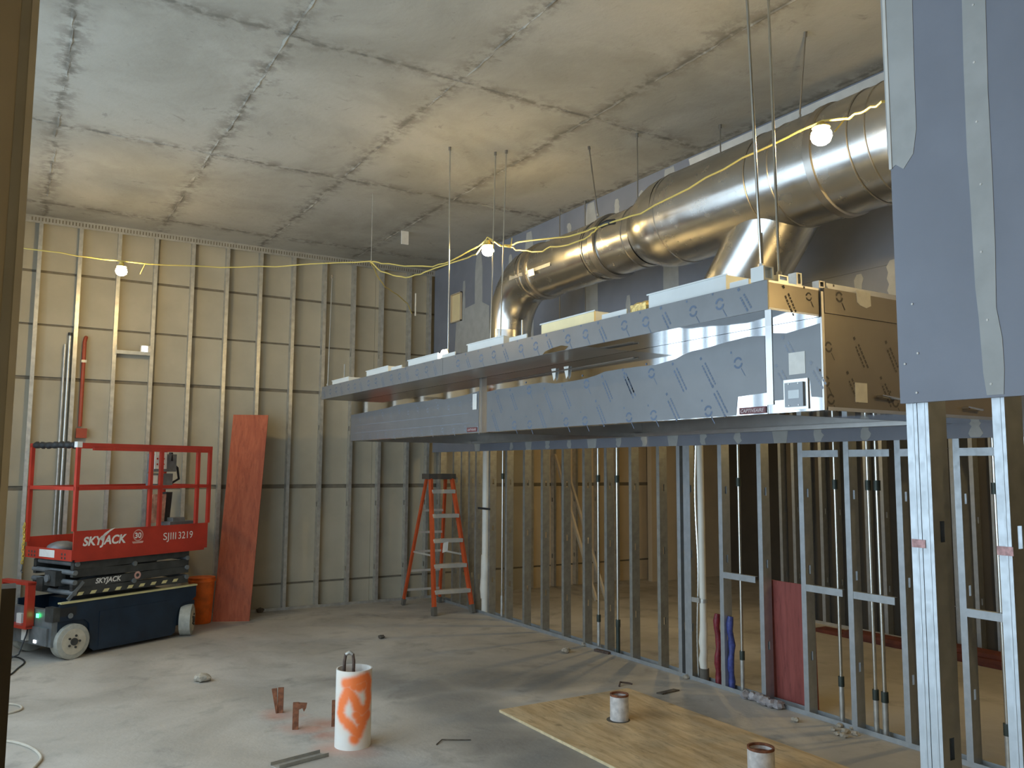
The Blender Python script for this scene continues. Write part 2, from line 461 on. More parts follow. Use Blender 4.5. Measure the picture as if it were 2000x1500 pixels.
# studs ---------------------------------------------------------------
def stud_mesh(name, h, holes=(), fl=.038, web=.092, mat='galv', t=.0016):
    """C-section stud: flange face in plane x=0 (facing -x), web on the -y side, length up z"""
    mb = MB()
    zs = [0]
    for z in holes: zs += [z-.032, z+.032]
    zs.append(h)
    for i in range(0, len(zs), 2): mb.box(0, web, -t, 0, zs[i], zs[i+1])
    for i in range(1, len(zs)-1, 2):
        mb.box(0, .034, -t, 0, zs[i], zs[i+1]); mb.box(web-.034, web, -t, 0, zs[i], zs[i+1])
    mb.box(0, t, 0, fl, 0, h); mb.box(web-t, web, 0, fl, 0, h)
    mb.box(t, .010, fl-t, fl, 0, h); mb.box(web-.010, web-t, fl-t, fl, 0, h)
    return mb.mesh(name, mat, smooth=0)

# back wall -----------------------------------------------------------
X0, X1 = XL, 10.6
wb = struct('wall_back', MB().box(X0, X1, YB+.112, YB+.30, 0, HC), 'channel')
rows = [0.0, .317, 1.547, 2.78, 3.39, 4.0, HC]
JG = [0, .013, .026, .020, .012, .015, 0]
for i in range(6):
    g0 = .009 if i else 0; thick = .009
    cols = [X0, -.6, 1.84, 4.28, 6.72, 9.16, X1]
    for j in range(6):
        part('gypsum_panel', MB().box(cols[j]+.002, cols[j+1]-.002, YB+.094, YB+.1125, rows[i]+(JG[i] if i else 0), rows[i+1]-JG[i+1]), M['board_back'] if j < 4 else M['board_cream'], wb, smooth=0)
sm = stud_mesh('back_stud', HC-.03, (.45, 1.30, 2.30, 3.30), fl=.040)
xs_back = [-1.43, -1.01, -.60, -.19, .222, .630, 1.040, 1.445, 1.870, 2.284, 2.700, 3.130, 3.550, 3.963, 4.371, 4.788, 5.10, 5.30, 5.62, 6.03, 6.44, 6.85, 7.26, 7.67, 8.08, 8.49]
for x in xs_back:
    # flange faces -Y here: rotate so local +x -> world +y, local +y -> world -x (web on the left)
    share('stud', sm, wb, (x-.040, YB, .015), (0, 0, R(90))).scale = (1, -1, 1)
part('top_track', MB().box(X0, X1, YB-.004, YB, HC-.085, HC), M['galv'], wb)
slots = MB()
x = .1
while x < 5.1:
    slots.box(x, x+.014, YB-.0055, YB-.003, HC-.062, HC-.022); x += .034
tag(part('track_slots', slots, M['channel'], wb, smooth=0), kind='stuff')
part('bottom_track', MB().box(X0, XR, YB-.004, YB, 0, .035).box(X0, XR, YB, YB+.09, 0, .004), M['galv'], wb)

# right wall (open studs below, blue board above) -----------------------
wr = struct('wall_right', MB().box(XR+.092, XR+.094, .2, YB, 2.2, HC), 'board_back')
yb_ = [-.2, .8, 2.02, 3.24, 4.46, 5.68, 6.90, 8.12, 9.34, YB]
for j in range(len(yb_)-1):
    part('blue_board', MB().box(XR-.016, XR-.001, yb_[j]+.001, yb_[j+1]-.001, ZD, 3.22), M['board_blue'], wr, smooth=0)
    part('blue_board', MB().box(XR-.016, XR-.001, yb_[j]+.001, yb_[j+1]-.001, 3.222, HC-.004), M['board_blue'], wr, smooth=0)
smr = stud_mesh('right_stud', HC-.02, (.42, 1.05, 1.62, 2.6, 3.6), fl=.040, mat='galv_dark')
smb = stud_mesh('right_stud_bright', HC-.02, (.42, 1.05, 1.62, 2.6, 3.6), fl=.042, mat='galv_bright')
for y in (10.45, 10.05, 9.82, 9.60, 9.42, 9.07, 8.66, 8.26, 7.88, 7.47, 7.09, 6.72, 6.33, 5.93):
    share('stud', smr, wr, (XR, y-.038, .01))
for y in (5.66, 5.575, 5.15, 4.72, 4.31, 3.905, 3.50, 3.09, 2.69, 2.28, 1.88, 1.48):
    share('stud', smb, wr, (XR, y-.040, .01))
part('sill_track', MB().box(XR-.002, XR, .2, YB, 0, .034).box(XR+.092, XR+.094, .2, YB, 0, .034).box(XR, XR+.092, .2, YB, 0, .003), M['galv_bright'], wr)
part('king_stud_plate', MB().box(XR-.003, XR-.001, 5.49, 5.535, .0, ZD), M['galv_bright'], wr)
def blocking(ya, yb, z, h=.05):
    part('blocking', MB().box(XR-.002, XR, ya, yb, z-h/2, z+h/2).box(XR, XR+.03, ya, yb, z+h/2-.002, z+h/2), M['galv_bright'], wr, smooth=0)
for ya, yb in ((3.95, 4.27), (3.54, 3.86), (3.13, 3.46), (2.74, 3.05), (2.32, 2.65)):
    blocking(ya, yb, 1.925)
for ya, yb in ((4.76, 5.11), (3.95, 4.27), (3.54, 3.86), (2.74, 3.05), (3.13, 3.20)):
    blocking(ya, yb, .93)
# joint compound on the blue board: taped joints (wide) and fastener lines (narrow)
def strip_poly(mb, y, z0, z1, w, seed, X=XR-.0165, th=.0012, amp=.014, n=12):
    rn = random.Random(seed); L = []; Rr = []
    for i in range(n+1):
        z = z0+(z1-z0)*i/n; e = .55 if i in (0, n) else 1
        L.append((y+w/2*e+amp*(rn.random()-.5), z)); Rr.append((y-w/2*e+amp*(rn.random()-.5), z))
    mb.prism(L+Rr[::-1], (X, 0, 0), (0, 1, 0), (0, 0, 1), (-th, 0, 0))
    return mb
for k, (y, z0, z1, wd) in enumerate(((9.34, 2.01, 4.60, .20), (8.12, 2.01, 4.58, .20), (6.90, 2.01, 4.60, .21), (5.68, 2.01, 4.60, .20), (4.46, 2.01, 4.60, .2), (3.24, 2.01, 4.60, .2))):
    part('taped_joint', strip_poly(MB(), y, z0, z1, wd, 50+k), M['compound'], wr, smooth=0)
for k, (y, z0, z1) in enumerate(((7.72, 4.12, 4.42), (7.30, 4.10, 4.48), (8.55, 3.9, 4.4), (6.46, 4.15, 4.52), (6.08, 4.1, 4.5), (9.75, 3.2, 4.3), (7.50, 2.3, 3.4), (6.3, 2.4, 3.5), (5.2, 2.7, 3.3), (3.72, 2.75, 3.2), (3.45, 2.75, 3.25), (2.93, 2.72, 3.55))):
    part('fastener_strip', strip_poly(MB(), y, z0, z1, .07, 70+k, amp=.02), M['compound'], wr, smooth=0)
for k, y in enumerate((8.5, 7.72, 7.30, 6.46, 6.08, 5.3, 4.9, 4.1, 3.7, 2.93)):
    part('fastener_patch', strip_poly(MB(), y, ZD+.005, ZD+.12, .07, 170+k, amp=.03, n=5), M['compound'], wr, smooth=0)
part('skim_patch', MB().prism([(9.02, 2.70), (9.06, 3.85), (9.30, 3.95), (9.95, 3.9), (10.0, 3.35), (9.55, 3.30), (9.5, 2.72)], (XR-.0172, 0, 0), (0, 1, 0), (0, 0, 1), (-.0012, 0, 0)), M['compound'], wr, smooth=0)
fb = MB()
pts = [(9.3, 3.13), (8, 3.12), (6.9, 3.12), (5.6, 3.13), (4.9, 3.12), (4.88, 3.30), (5.6, 3.32), (6.9, 3.33), (8, 3.31), (9.3, 3.32)]
fb.prism(pts, (XR-.0166, 0, 0), (0, 1, 0), (0, 0, 1), (-.0012, 0, 0)); part('flat_joint', fb, M['compound'], wr, smooth=0)
cm = MB(); cm.prism([(5.40, HC-.10), (5.42, HC-.02), (2.0, HC-.015), (2.0, HC-.11), (4.0, HC-.095)], (XR-.018, 0, 0), (0, 1, 0), (0, 0, 1), (-.0015, 0, 0))
part('ceiling_joint', cm, M['compound_white'], wr, smooth=0)

# partition nearest on the right: blue board over bare studs ---------------
XP, YP, ZP = 2.40, 1.600, 2.02
wp = struct('wall_partition_right', MB().box(XP+.096, XP+.112, -4, YP, ZP+.25, HC), 'board_back')
part('blue_board', MB().box(XP, XP+.0155, .396, YP, ZP, HC-.003), M['board_blue'], wp, smooth=0)
part('blue_board', MB().box(XP, XP+.0155, -4, .392, ZP, HC-.003), M['board_blue'], wp, smooth=0)
smp = stud_mesh('partition_stud', HC-.01, (.35, .98, 1.62), fl=.034, mat='galv_bright')
for y in (YP-.008, YP-.046, 1.325, .92, .51, .1, -.3):
    share('stud', smp, wp, (XP+.016, y-.034, .005))
# ribs pressed into the flanges of the two visible studs
for y in (YP-.022, YP-.060, 1.31):
    part('flange_rib', MB().box(XP+.0150, XP+.016, y-.010, y-.004, .01, ZP), M['galv_bright'], wp, smooth=0)
part('sill_track', MB().box(XP+.014, XP+.016, -4, YP, 0, .034), M['galv_bright'], wp)
for k, y in enumerate((YP-.025, 1.315)):
    part('paint_mark', MB().box(XP+.0138, XP+.0144, y-.03, y+.015, 1.575, 1.60), pm('red_marker_%d' % k, (.46, .27, .26), .6, .3, .3, 60), wp, smooth=0)
def z_at(x, y): return atX(x, y, XP).z
def y_at(x, y): return atX(x, y, XP).y
cj = [(1720, 0), (1727, 150), (1734, 300), (1741, 330), (1750, 322), (1765, 330), (1784, 300), (1790, 250), (1786, 150), (1782, 0)]
pl = [(y_at(*p), z_at(*p)) for p in cj]; pl = [(pl[0][0], HC-.01)]+pl+[(pl[-1][0]-.01, HC-.01)]
part('corner_compound', MB().prism(pl, (XP, 0, 0), (0, 1, 0), (0, 0, 1), (-.0015, 0, 0)), M['compound'], wp, smooth=0)
sj = [(1879, 0), (1882, 120), (1889, 300), (1896, 400), (1905, 560), (1912, 620), (1921, 730), (1928, 772), (1961, 770), (1962, 720), (1958, 660), (1946, 600), (1944, 480), (1938, 330), (1930, 180), (1925, 0)]
pl = [(y_at(*p), z_at(*p)) for p in sj]; pl = [(pl[0][0], HC-.01)]+pl+[(pl[-1][0], HC-.01)]
part('taped_joint', MB().prism(pl, (XP, 0, 0), (0, 1, 0), (0, 0, 1), (-.0015, 0, 0)), M['compound'], wp, smooth=0)
part('corner_bead', MB().box(XP-.004, XP+.03, YP, YP+.004, 2.78, HC-.005).box(XP-.004, XP-.0015, YP-.006, YP, 2.78, HC-.005), M['compound_white'], wp, smooth=0)
for k, (x, y) in enumerate(((1901, 10), (1903, 122), (1908, 238), (1916, 360), (1917, 492), (1929, 625), (1936, 750), (1782, 594), (1791, 767), (1768, 711), (1793, 690))):
    p = atX(x, y, XP); s_ = MB().tube([(XP-.001, p.y, p.z), (XP-.0028, p.y, p.z)], .0035, 8)
    part('screw_head', s_, M['compound_white'], wp)

# partition end at the left edge of the picture ------------------------------
wl = struct('wall_partition_left', MB().box(XL, -.0035, 1.30, 1.42, 0, HC), 'board_grey')
part('corner_bead', MB().box(-.0035, .0052, 1.297, 1.424, 0, HC-.002), M['compound_white'], wl, smooth=0)
part('end_post', MB().box(-.03, .024, 1.43, 1.49, 0, 1.635), M['dark_wall'], wl, smooth=0)
part('taped_joint', MB().box(-.016, -.0035, 1.2985, 1.30, 0, HC), M['compound'], wl, smooth=0)

# window wall on the left, off to the side of the view ------------------------
YW0, YW1, YW2 = 1.7, 6.0, 9.3          # tall windows, then a row with a raised sill
ww = struct('wall_left', MB().box(XL-.2, XL, -4.2, YW0, 0, HC).box(XL-.2, XL, YW2, YB+.3, 0, HC).box(XL-.2, XL, YW0, YW1, 0, .12).box(XL-.2, XL, YW0, YW2, 3.95, HC).box(XL-.2, XL, YW1, YW2, 0, 1.0), 'ext_wall')
fr = MB()
for k in range(5):
    y = YW0+(YW1-YW0)*k/4; fr.box(XL-.12, XL-.02, y-.035, y+.035, .12, 3.95)
fr.box(XL-.12, XL-.02, YW0, YW1, 2.55, 2.62).box(XL-.12, XL-.02, YW0, YW1, .12, .2).box(XL-.12, XL-.02, YW0, YW1, 3.88, 3.95)
struct('window_1', fr, 'mullion')
fr = MB()
for k in range(6):
    y = YW1+(YW2-YW1)*k/5; fr.box(XL-.12, XL-.02, y-.03, y+.03, 1.0, 3.95)
fr.box(XL-.12, XL-.02, YW1, YW2, 1.0, 1.06).box(XL-.12, XL-.02, YW1, YW2, 3.89, 3.95)
for y in (6.3, 7.05, 7.3, 7.75, 8.15, 8.5, 8.95): fr.box(XL-.02, XL+.05, y, y+.04, 0, HC)
struct('window_2', fr, 'mullion')
wrr = struct('wall_rear', MB().box(XL-.2, 11, -4.4, -4.2, 0, HC), 'ext_wall')

# room beyond the open studs -----------------------------------------------------
XN = 8.30
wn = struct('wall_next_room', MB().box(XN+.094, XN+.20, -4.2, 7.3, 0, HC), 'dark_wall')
smn = stud_mesh('next_stud', HC-.02, (.5, 1.3), fl=.041, mat='galv_bright')
y = 7.2
while y > 2.2:
    share('stud', smn, wn, (XN, y, .01)); y -= .2025
part('sill_track', MB().box(XN-.003, XN, -4, 7.3, 0, .034), M['galv'], wn)
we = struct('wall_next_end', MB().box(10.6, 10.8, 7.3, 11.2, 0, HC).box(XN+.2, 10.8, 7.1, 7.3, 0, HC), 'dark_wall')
wd = struct('wall_next_back', MB().box(8.95, 10.6, YB-.25, YB-.15, 0, HC), 'board_cream')

# ================================================================== exhaust hoods
XH, XF, YN, YF = 3.411, 3.039, 2.687, 9.235      # hood face, plenum face, near end, far end
ZB, ZT, ZPB = 2.10, 2.71, 2.563                   # bottom, top, plenum bottom
XW = 5.09
def marks_logo(mb, p, a, b, n, r=.033):
    ring(mb, p, a, b, n, r, r*.62, 14, .5, 3.0); ring(mb, p, a, b, n, r, r*.62, 14, 3.5, 6.2)
    dash(mb, Vector(p)-Vector(a)*r*1.5+Vector(b)*r*1.9, a, b, n, -.006, .006, -.006, .006)
    q = (Vector(a)*.55-Vector(b)*.83).normalized(); w_ = (Vector(a)*.83+Vector(b)*.55).normalized()
    dash(mb, Vector(p)+q*r*1.2, q, w_, n, 0, r*1.5, -.002, .003)
def marks_text(mb, p, a, b, n, L=.17, seed=0):
    rn = random.Random(seed); q = (Vector(a)*.52-Vector(b)*.85).normalized(); w_ = (Vector(a)*.85+Vector(b)*.52).normalized()
    dash(mb, Vector(p)-q*.02, q, w_, n, -.008, .008, -.008, .008)
    for off in (-.013, .013):
        x = .02
        while x < L:
            l = rn.uniform(.008, .022); dash(mb, Vector(p), q, w_, n, x, x+l, off-.0055, off+.0055); x += l+.005
A_, B_, N_ = Vector((0, -1, 0)), Vector((0, 0, 1)), Vector((-1, 0, 0))   # hood face: right, up, out

def film_strip(root, xplane, y0, y1, top_pts, zbot, name='protective_film'):
    """film on the hood face; top_pts (y,z) from far to near"""
    pts = [(y1, zbot)]+top_pts+[(y0, zbot)]
    mb = MB().prism([(-y, z) for y, z in pts], (xplane, 0, 0), A_, B_, N_*.002)
    return part(name, mb, M['film'], root, smooth=0)

def hood(y0, y1, label, near):
    t = tag(empty('exhaust_hood', ((XH+XW)/2, (y0+y1)/2, ZB)), label, 'exhaust hood', 'exhaust hoods hung in a row')
    part('front_panel', MB().box(XH, XH+.012, y0, y1, ZB, ZT), M['stainless'], t, smooth=0)
    part('back_panel', MB().box(XW-.012, XW, y0, y1, ZB, ZT), M['stainless_dull'], t, smooth=0)
    part('top_panel', MB().box(XH+.012, XW-.012, y0, y1, ZT-.012, ZT), M['stainless_dull'], t, smooth=0)
    part('end_panel', MB().box(XH+.012, XW-.012, y0, y0+.012, ZB, ZT-.012), M['film_end'] if near else M['stainless_dull'], t, smooth=0)
    part('end_panel', MB().box(XH+.012, XW-.012, y1-.012, y1, ZB, ZT-.012), M['stainless_dull'], t, smooth=0)
    part('drip_rim', MB().box(XH+.012, XH+.07, y0+.012, y1-.012, ZB, ZB+.012), M['stainless_dull'], t, smooth=0); part('drip_rim', MB().box(XW-.10, XW-.012, y0+.012, y1-.012, ZB, ZB+.03), M['stainless_dull'], t, smooth=0)
    nf = int((y1-y0-.1)/.5)
    for i in range(nf):     # sloping grease filters
        ya = y0+.06+(y1-y0-.12)*i/nf; yb = y0+.06+(y1-y0-.12)*(i+1)/nf-.01
        part('grease_filter', MB().quadbox([(3.95, ya, 2.62), (3.99, ya, 2.66), (3.99, yb, 2.66), (3.95, yb, 2.62), (4.72, ya, 2.20), (4.76, ya, 2.24), (4.76, yb, 2.24), (4.72, yb, 2.20)]), M['duct_band'], t, smooth=0)
    return t

near = hood(3.035, 6.035, 'near half of the long stainless hood, below the big elbowed duct', True)
far = hood(6.165, YF, 'far half of the long stainless hood, towards the stud wall corner', False)
# film with the peeled, jagged upper edge
def hp(x, y): p = atX(x, y, XH); return (p.y, p.z)
tp = [hp(*p) for p in ((953, 765), (975, 760), (1000, 757), (1034, 751), (1060, 747), (1085, 749), (1100, 747), (1120, 744), (1146, 739), (1165, 733), (1181, 726), (1210, 721), (1247, 716), (1280, 713), (1320, 701), (1335, 693), (1352, 686), (1380, 680), (1420, 668), (1460, 658), (1492, 656))]
tp[0] = (6.03, tp[0][1]); tp[-1] = (3.04, tp[-1][1])
bare = [hp(1490, 768), hp(1441, 775), hp(1438, 808)]
pts = [(6.03, ZB+.002)]+tp+[(3.04, bare[0][1]), bare[0], bare[1], (bare[2][0], ZB+.002)]
fm = part('protective_film', MB().prism([(-y, z) for y, z in pts], (XH, 0, 0), A_, B_, N_*.002), M['film'], near, smooth=0)
pr = MB(); n_ = N_*.0028
for k, (x, y, kind) in enumerate(((1034, 762, 0), (1146, 750, 0), (1035, 829, 0), (1005, 830, 0), (1106, 824, 0), (1143, 822, 0), (1273, 729, 0), (1229, 815, 0), (1277, 811, 0), (1442, 709, 0), (1384, 803, 0), (970, 770, 1), (998, 766, 1), (1065, 763, 1), (1100, 757, 1), (1178, 740, 1), (1222, 734, 1), (962, 806, 1), (1052, 797, 1), (1166, 788, 1), (1317, 716, 1), (1372, 706, 1), (1219, 727, 1), (1305, 775, 1), (1395, 760, 1))):
    p = atX(x, y, XH)
    if kind == 0: marks_logo(pr, p, A_, B_, n_)
    else: marks_text(pr, p, A_, B_, n_, .17, k)
tag(part('film_print', pr, M['print'], fm, smooth=0), kind='stuff')
tp = [hp(*p) for p in ((684, 811), (700, 808), (736, 801), (760, 796), (776, 791), (800, 787), (836, 783), (850, 779), (868, 780), (890, 776), (915, 770), (941, 763))]
tp[0] = (YF-.003, tp[0][1]); tp[-1] = (6.17, tp[-1][1])
fm2 = part('protective_film', MB().prism([(-y, z) for y, z in [(YF-.003, ZB+.002)]+tp+[(6.17, ZB+.002)]], (XH, 0, 0), A_, B_, N_*.002), M['film'], far, smooth=0)
pr = MB()
for k in range(13):
    y = 8.95-k*.222
    marks_logo(pr, (XH, y, 2.345-.0*k+.02*(k % 2)), A_, B_, n_, .022)
    marks_logo(pr, (XH, y-.1, 2.135+.01*(k % 2)), A_, B_, n_, .022)
tag(part('film_print', pr, M['print_pale'], fm2, smooth=0), kind='stuff')
dashes = MB()
for z in (2.19, 2.275): dash(dashes, (XH, 9.1, z), A_, B_, n_, 0, 2.75, -.002, .002)
tag(part('film_seam', dashes, M['print_pale'], fm2, smooth=0), kind='stuff')
# maker's badge on each hood
def badge(t, y, z, w_, h_):
    bd = part('badge', MB().box(XH-.006, XH-.002, y-w_/2, y+w_/2, z-h_/2, z+h_/2), M['badge'], t, smooth=0)
    part('badge_lettering', text_mb('CAPTIVEAIRE', h_*.78, (XH-.0065, y+w_*.44, z-h_*.28), A_, B_, .0008, w_*.88, .25), M['badge_text'], bd, smooth=0)
badge(near, 3.135, 2.123, .185, .036)
badge(far, 6.28, 2.13, .18, .036)
part('filler_strip', MB().box(XH+.02, XH+.03, 6.035, 6.165, ZB, ZT), M['stainless_dull'], far, smooth=0)
part('paper_tag', MB().obox((XH-.006, 6.27, 2.30), (-.001, -.075, 0), (0, 0, .135), (-.001, 0, 0)), M['paper'], far, smooth=0)
for y in (5.02, 4.86):
    part('corner_clip', MB().prism([(-.03, 0), (.03, 0), (.02, -.07), (0, -.09)], (XH-.012, y, ZPB-.03), A_, B_, N_*.002), M['paper'], near, smooth=0)
part('light_rod', MB().tube([(XH-.02, 5.75, 2.50), (XH-.02, 4.1, 2.515)], .006, 6), M['stainless_dull'], near)

# control cabinet on the near end of the hood
cb = tag(empty('control_cabinet', ((XH+XW)/2, (YN+3.03)/2, ZB)), 'control cabinet with touch screen on the near end of the hood', 'control cabinet')
part('body', MB().box(XH, XW, YN, 3.03, ZB, ZT), M['stainless'], cb, smooth=0)
part('corner_strip', MB().box(XH-.006, XH, 2.990, 3.032, ZB+.045, ZPB), M['stainless_dull'], cb, smooth=0)
def cp(x, y): p = atX(x, y, XH); return (-p.y, p.z)
fl = [(-3.003, ZB+.045), (-3.003, cp(1508, 650)[1]), cp(1536, 651), cp(1560, 644), cp(1602, 631), (-YN-.002, cp(1608, 776)[1]), cp(1585, 775), cp(1582, 742), cp(1535, 746), cp(1533, 781)]
fl[0] = (-3.003, cp(1509, 783)[1])
cf = part('protective_film', MB().prism(fl, (XH, 0, 0), A_, B_, N_*.002), M['film'], cb, smooth=0)
pr = MB()
for k, (x, y, kind) in enumerate(((1533, 665, 1), (1520, 720, 1), (1588, 715, 1))):
    marks_text(pr, atX(x, y, XH), A_, B_, n_, .12, 40+k)
tag(part('film_print', pr, M['print_pale'], cf, smooth=0), kind='stuff')
def fq(x0, y0, x1, y1, X): a = atX(x0, y0, X); b = atX(x1, y1, X); return a.y, b.y, b.z, a.z
ya, yb, z0, z1 = fq(1541, 690, 1574, 729, XH)
part('paper_label', MB().box(XH-.004, XH-.002, yb, ya, z0, z1), M['paper'], cb, smooth=0)
ya, yb, z0, z1 = fq(1532, 743, 1581, 798, XH)
part('screen_bezel', MB().box(XH-.008, XH, yb, ya, z0, z1), M['stainless_dull'], cb, smooth=0)
ya, yb, z0, z1 = fq(1537, 749, 1574, 793, XH)
sc1 = part('control_screen', MB().box(XH-.020, XH-.008, yb, ya, z0, z1), M['screen'], cb, smooth=0)
yc, zc = (ya+yb)/2, (z0+z1)/2
part('display', MB().box(XH-.021, XH-.020, yc-.034, yc+.034, zc-.020, zc+.022), M['screen_lit'], sc1, smooth=0)
for dy in (-.03, .03):
    for dz in (-.055, .055):
        part('screw_head', MB().tube([(XH-.020, yc+dy, zc+dz), (XH-.0225, yc+dy, zc+dz)], .004, 8), M['duct_band'], sc1)
# end face of the cabinet (towards the viewer)
ef = MB().box(XH+.018, XW, YN-.003, YN, ZB+.012, ZT-.002)
ee = part('end_film', ef, M['film_end'], cb, smooth=0)
part('end_upper_flange', MB().box(XH+.02, XW, YN-.012, YN-.003, 2.585, 2.71), M['film_end'], cb, smooth=0)
part('end_fold', MB().box(XH-.002, XH+.016, YN-.010, YN, ZB, ZT-.02), M['duct_band'], cb, smooth=0)
part('end_lip', MB().box(XH+.03, XW, YN-.006, YN-.003, ZB, ZB+.018), M['stainless_dull'], cb, smooth=0)
pr = MB(); a2, b2, n2 = Vector((1, 0, 0)), Vector((0, 0, 1)), Vector((0, -.0042, 0))
for k, (x, y, kind) in enumerate(((1670, 668, 1), (1732, 675, 1), (1657, 735, 1), (1617, 678, 0), (1612, 745, 0), (1622, 780, 0), (1748, 786, 0), (1722, 745, 1))):
    p = atY(x, y, YN)
    if kind == 0: marks_logo(pr, p, a2, b2, n2, .028)
    else: marks_text(pr, p, a2, b2, n2, .14, 80+k)
marks_logo(pr, atY(1635, 581, YN), a2, b2, Vector((0, -.0135, 0)), .028)
tag(part('film_print', pr, M['print_end'], ee, smooth=0), kind='stuff')
pa, pb = atY(1668, 747, YN), atY(1693, 787, YN)
part('paper_label', MB().box(pa.x, pb.x, YN-.0055, YN-.0035, pb.z, pa.z), M['paper'], cb, smooth=0)
pa = atY(1680, 585, YN)
part('tape_patch', MB().prism([(0, .04), (.05, .045), (.115, .04), (.118, -.03), (.08, -.045), (.03, -.035), (.005, -.02)], (pa.x-.05, YN-.0125, pa.z), a2, b2, (0, -.0015, 0)), M['paper'], cb, smooth=0)
ha = atY(1712, 775, YN)
for hx, hz in ((ha.x, ha.z), (4.60, 2.16)):
    part('latch_handle', MB().tube([(hx, YN-.004, hz), (hx, YN-.035, hz), (hx+.14, YN-.035, hz-.005), (hx+.14, YN-.004, hz-.005)], .008, 8), M['stainless'], cb)

# perforated supply plenum along the front, two lengths butted together
YJ = 6.12
def plenum(y0, y1, label):
    t = tag(empty('supply_plenum', ((XF+XH)/2, (y0+y1)/2, ZPB)), label, 'supply plenum', 'plenum boxes along the hood front')
    part('face', MB().box(XF, XF+.01, y0, y1, ZPB, 2.705), M['film'], t, smooth=0)
    ys = min(max(4.15, y0), y1)
    if ys > y0: part('underside', MB().box(XF+.01, XH-.006, y0, ys, ZPB, ZPB+.01), M['stainless'], t, smooth=0)
    if ys < y1: part('underside', MB().box(XF+.01, XH-.006, ys, y1, ZPB, ZPB+.01), M['film_end'], t, smooth=0)
    part('top', MB().box(XF+.01, XH-.006, y0, y1, 2.695, 2.705), M['stainless_dull'], t, smooth=0)
    part('end_cap', MB().box(XF+.01, XH-.006, y0, y0+.008, ZPB+.01, 2.695), M['film_end'], t, smooth=0)
    part('end_cap', MB().box(XF+.01, XH-.006, y1-.008, y1, ZPB+.01, 2.695), M['stainless_dull'], t, smooth=0)
    return t
pn = plenum(YN, YJ-.002, 'grey filmed supply plenum box on the near hood, with rows of round logos')
pf = plenum(YJ+.002, 9.20, 'grey filmed supply plenum box on the far hood, reaching into the corner')
for t, y0, y1, sd in ((pn, YN, YJ, 1), (pf, YJ, 9.2, 2)):
    pr = MB(); y = y0+.12; k = 0
    while y < y1-.1:
        if k % 3 == 0: marks_text(pr, (XF, y+.05, 2.672), A_, B_, N_*.001, .105, 200+k)
        else: marks_logo(pr, (XF, y, 2.632+.006*(k % 2)), A_, B_, N_*.001, .031)
        y += .19; k += 1
    tag(part('film_print', pr, M['print'], t, smooth=0), kind='stuff')
pr = MB()
marks_text(pr, (3.16, YN, 2.665), a2, b2, Vector((0, -.001, 0)), .12, 300); marks_logo(pr, (3.33, YN, 2.655), a2, b2, Vector((0, -.001, 0)), .022)
tag(part('film_print', pr, M['print_end'], pn, smooth=0), kind='stuff')
part('peeled_patch', MB().prism([(0, 0), (.26, 0), (.30, .02), (.22, .035), (.12, .03), (.03, .018)], (XF-.0012, 4.62, ZPB+.001), A_, B_, N_*.0008), M['stainless'], pn, smooth=0)

# supply collars and small cover plates on the plenum
names = ['beside the near hanger bracket', 'second from the near end', 'third from the near end', 'fourth from the near end', 'fifth from the near end', 'at the far end by the corner']
for i, (ya, yb, hh, mt) in enumerate(((3.01, 3.61, .095, 'white_metal'), (4.13, 4.73, .085, 'insul'), (5.24, 5.80, .075, 'white_metal'), (6.34, 6.95, .07, 'white_metal'), (7.42, 7.98, .07, 'white_metal'), (8.5, 9.02, .06, 'white_metal'))):
    t = tag(empty('supply_collar', (3.22, (ya+yb)/2, 2.705)), ('cream-faced' if i == 1 else 'white')+' sheet metal supply collar on the plenum, '+names[i], 'duct collar', 'collars on the plenum top')
    part('front_wall', MB().box(3.10, 3.112, ya, yb, 2.705, 2.705+hh), M[mt], t, smooth=0)
    part('back_wall', MB().box(3.36, 3.372, ya, yb, 2.705, 2.705+hh), M['white_metal'], t, smooth=0)
    part('end_wall', MB().box(3.112, 3.36, ya, ya+.012, 2.705, 2.705+hh), M['white_metal'], t, smooth=0)
    part('end_wall', MB().box(3.112, 3.36, yb-.012, yb, 2.705, 2.705+hh), M['white_metal'], t, smooth=0)
    part('rim', MB().box(3.094, 3.10, ya-.012, yb+.012, 2.705+hh-.004, 2.705+hh+.004), M['white_metal'], t, smooth=0)
    yy = ya-.31
    if i in (0, 1, 2, 3, 4):
        y0, y1 = (2.86, 2.985) if i == 0 else (ya-.32, ya-.08)
        tag(thing('cover_plate', MB().box(3.10, 3.20, y0, y1, 2.705, 2.715).box(3.10, 3.108, y0, y1, 2.715, 2.752), 'white_metal',
                  'small white angle plate on the plenum, %s collar' % ('at the end of the near', 'before the cream', 'before the third', 'before the fourth', 'before the fifth')[i], 'metal plate', 'angle plates on the plenum', smooth=0))
gf = MB(); rn = random.Random(3)
gf.box(3.12, 3.21, 3.66, 3.80, 2.705, 2.77); gf.sphere((3.165, 3.70, 2.762), .045, 10, 7, (.9, 1.3, .6)); gf.sphere((3.165, 3.77, 2.762), .04, 10, 7, (.9, 1.1, .7))
thing('foil_roll', gf, 'foil_gold', 'crumpled gold foil lump on the plenum between two collars', 'foil')
fx = tag(empty('work_light', (3.16, 6.24, 2.705)), 'small bright work light on the plenum at the hanger rod', 'lamp')
part('lamp_body', MB().box(3.12, 3.20, 6.265, 6.33, 2.706, 2.74).box(3.15, 3.17, 6.285, 6.305, 2.74, 2.81), M['galv'], fx)
part('lamp_face', MB().sphere((3.13, 6.275, 2.772), .03, 12, 8), emis('work_light_glow', (1, .93, .78), 25), fx)
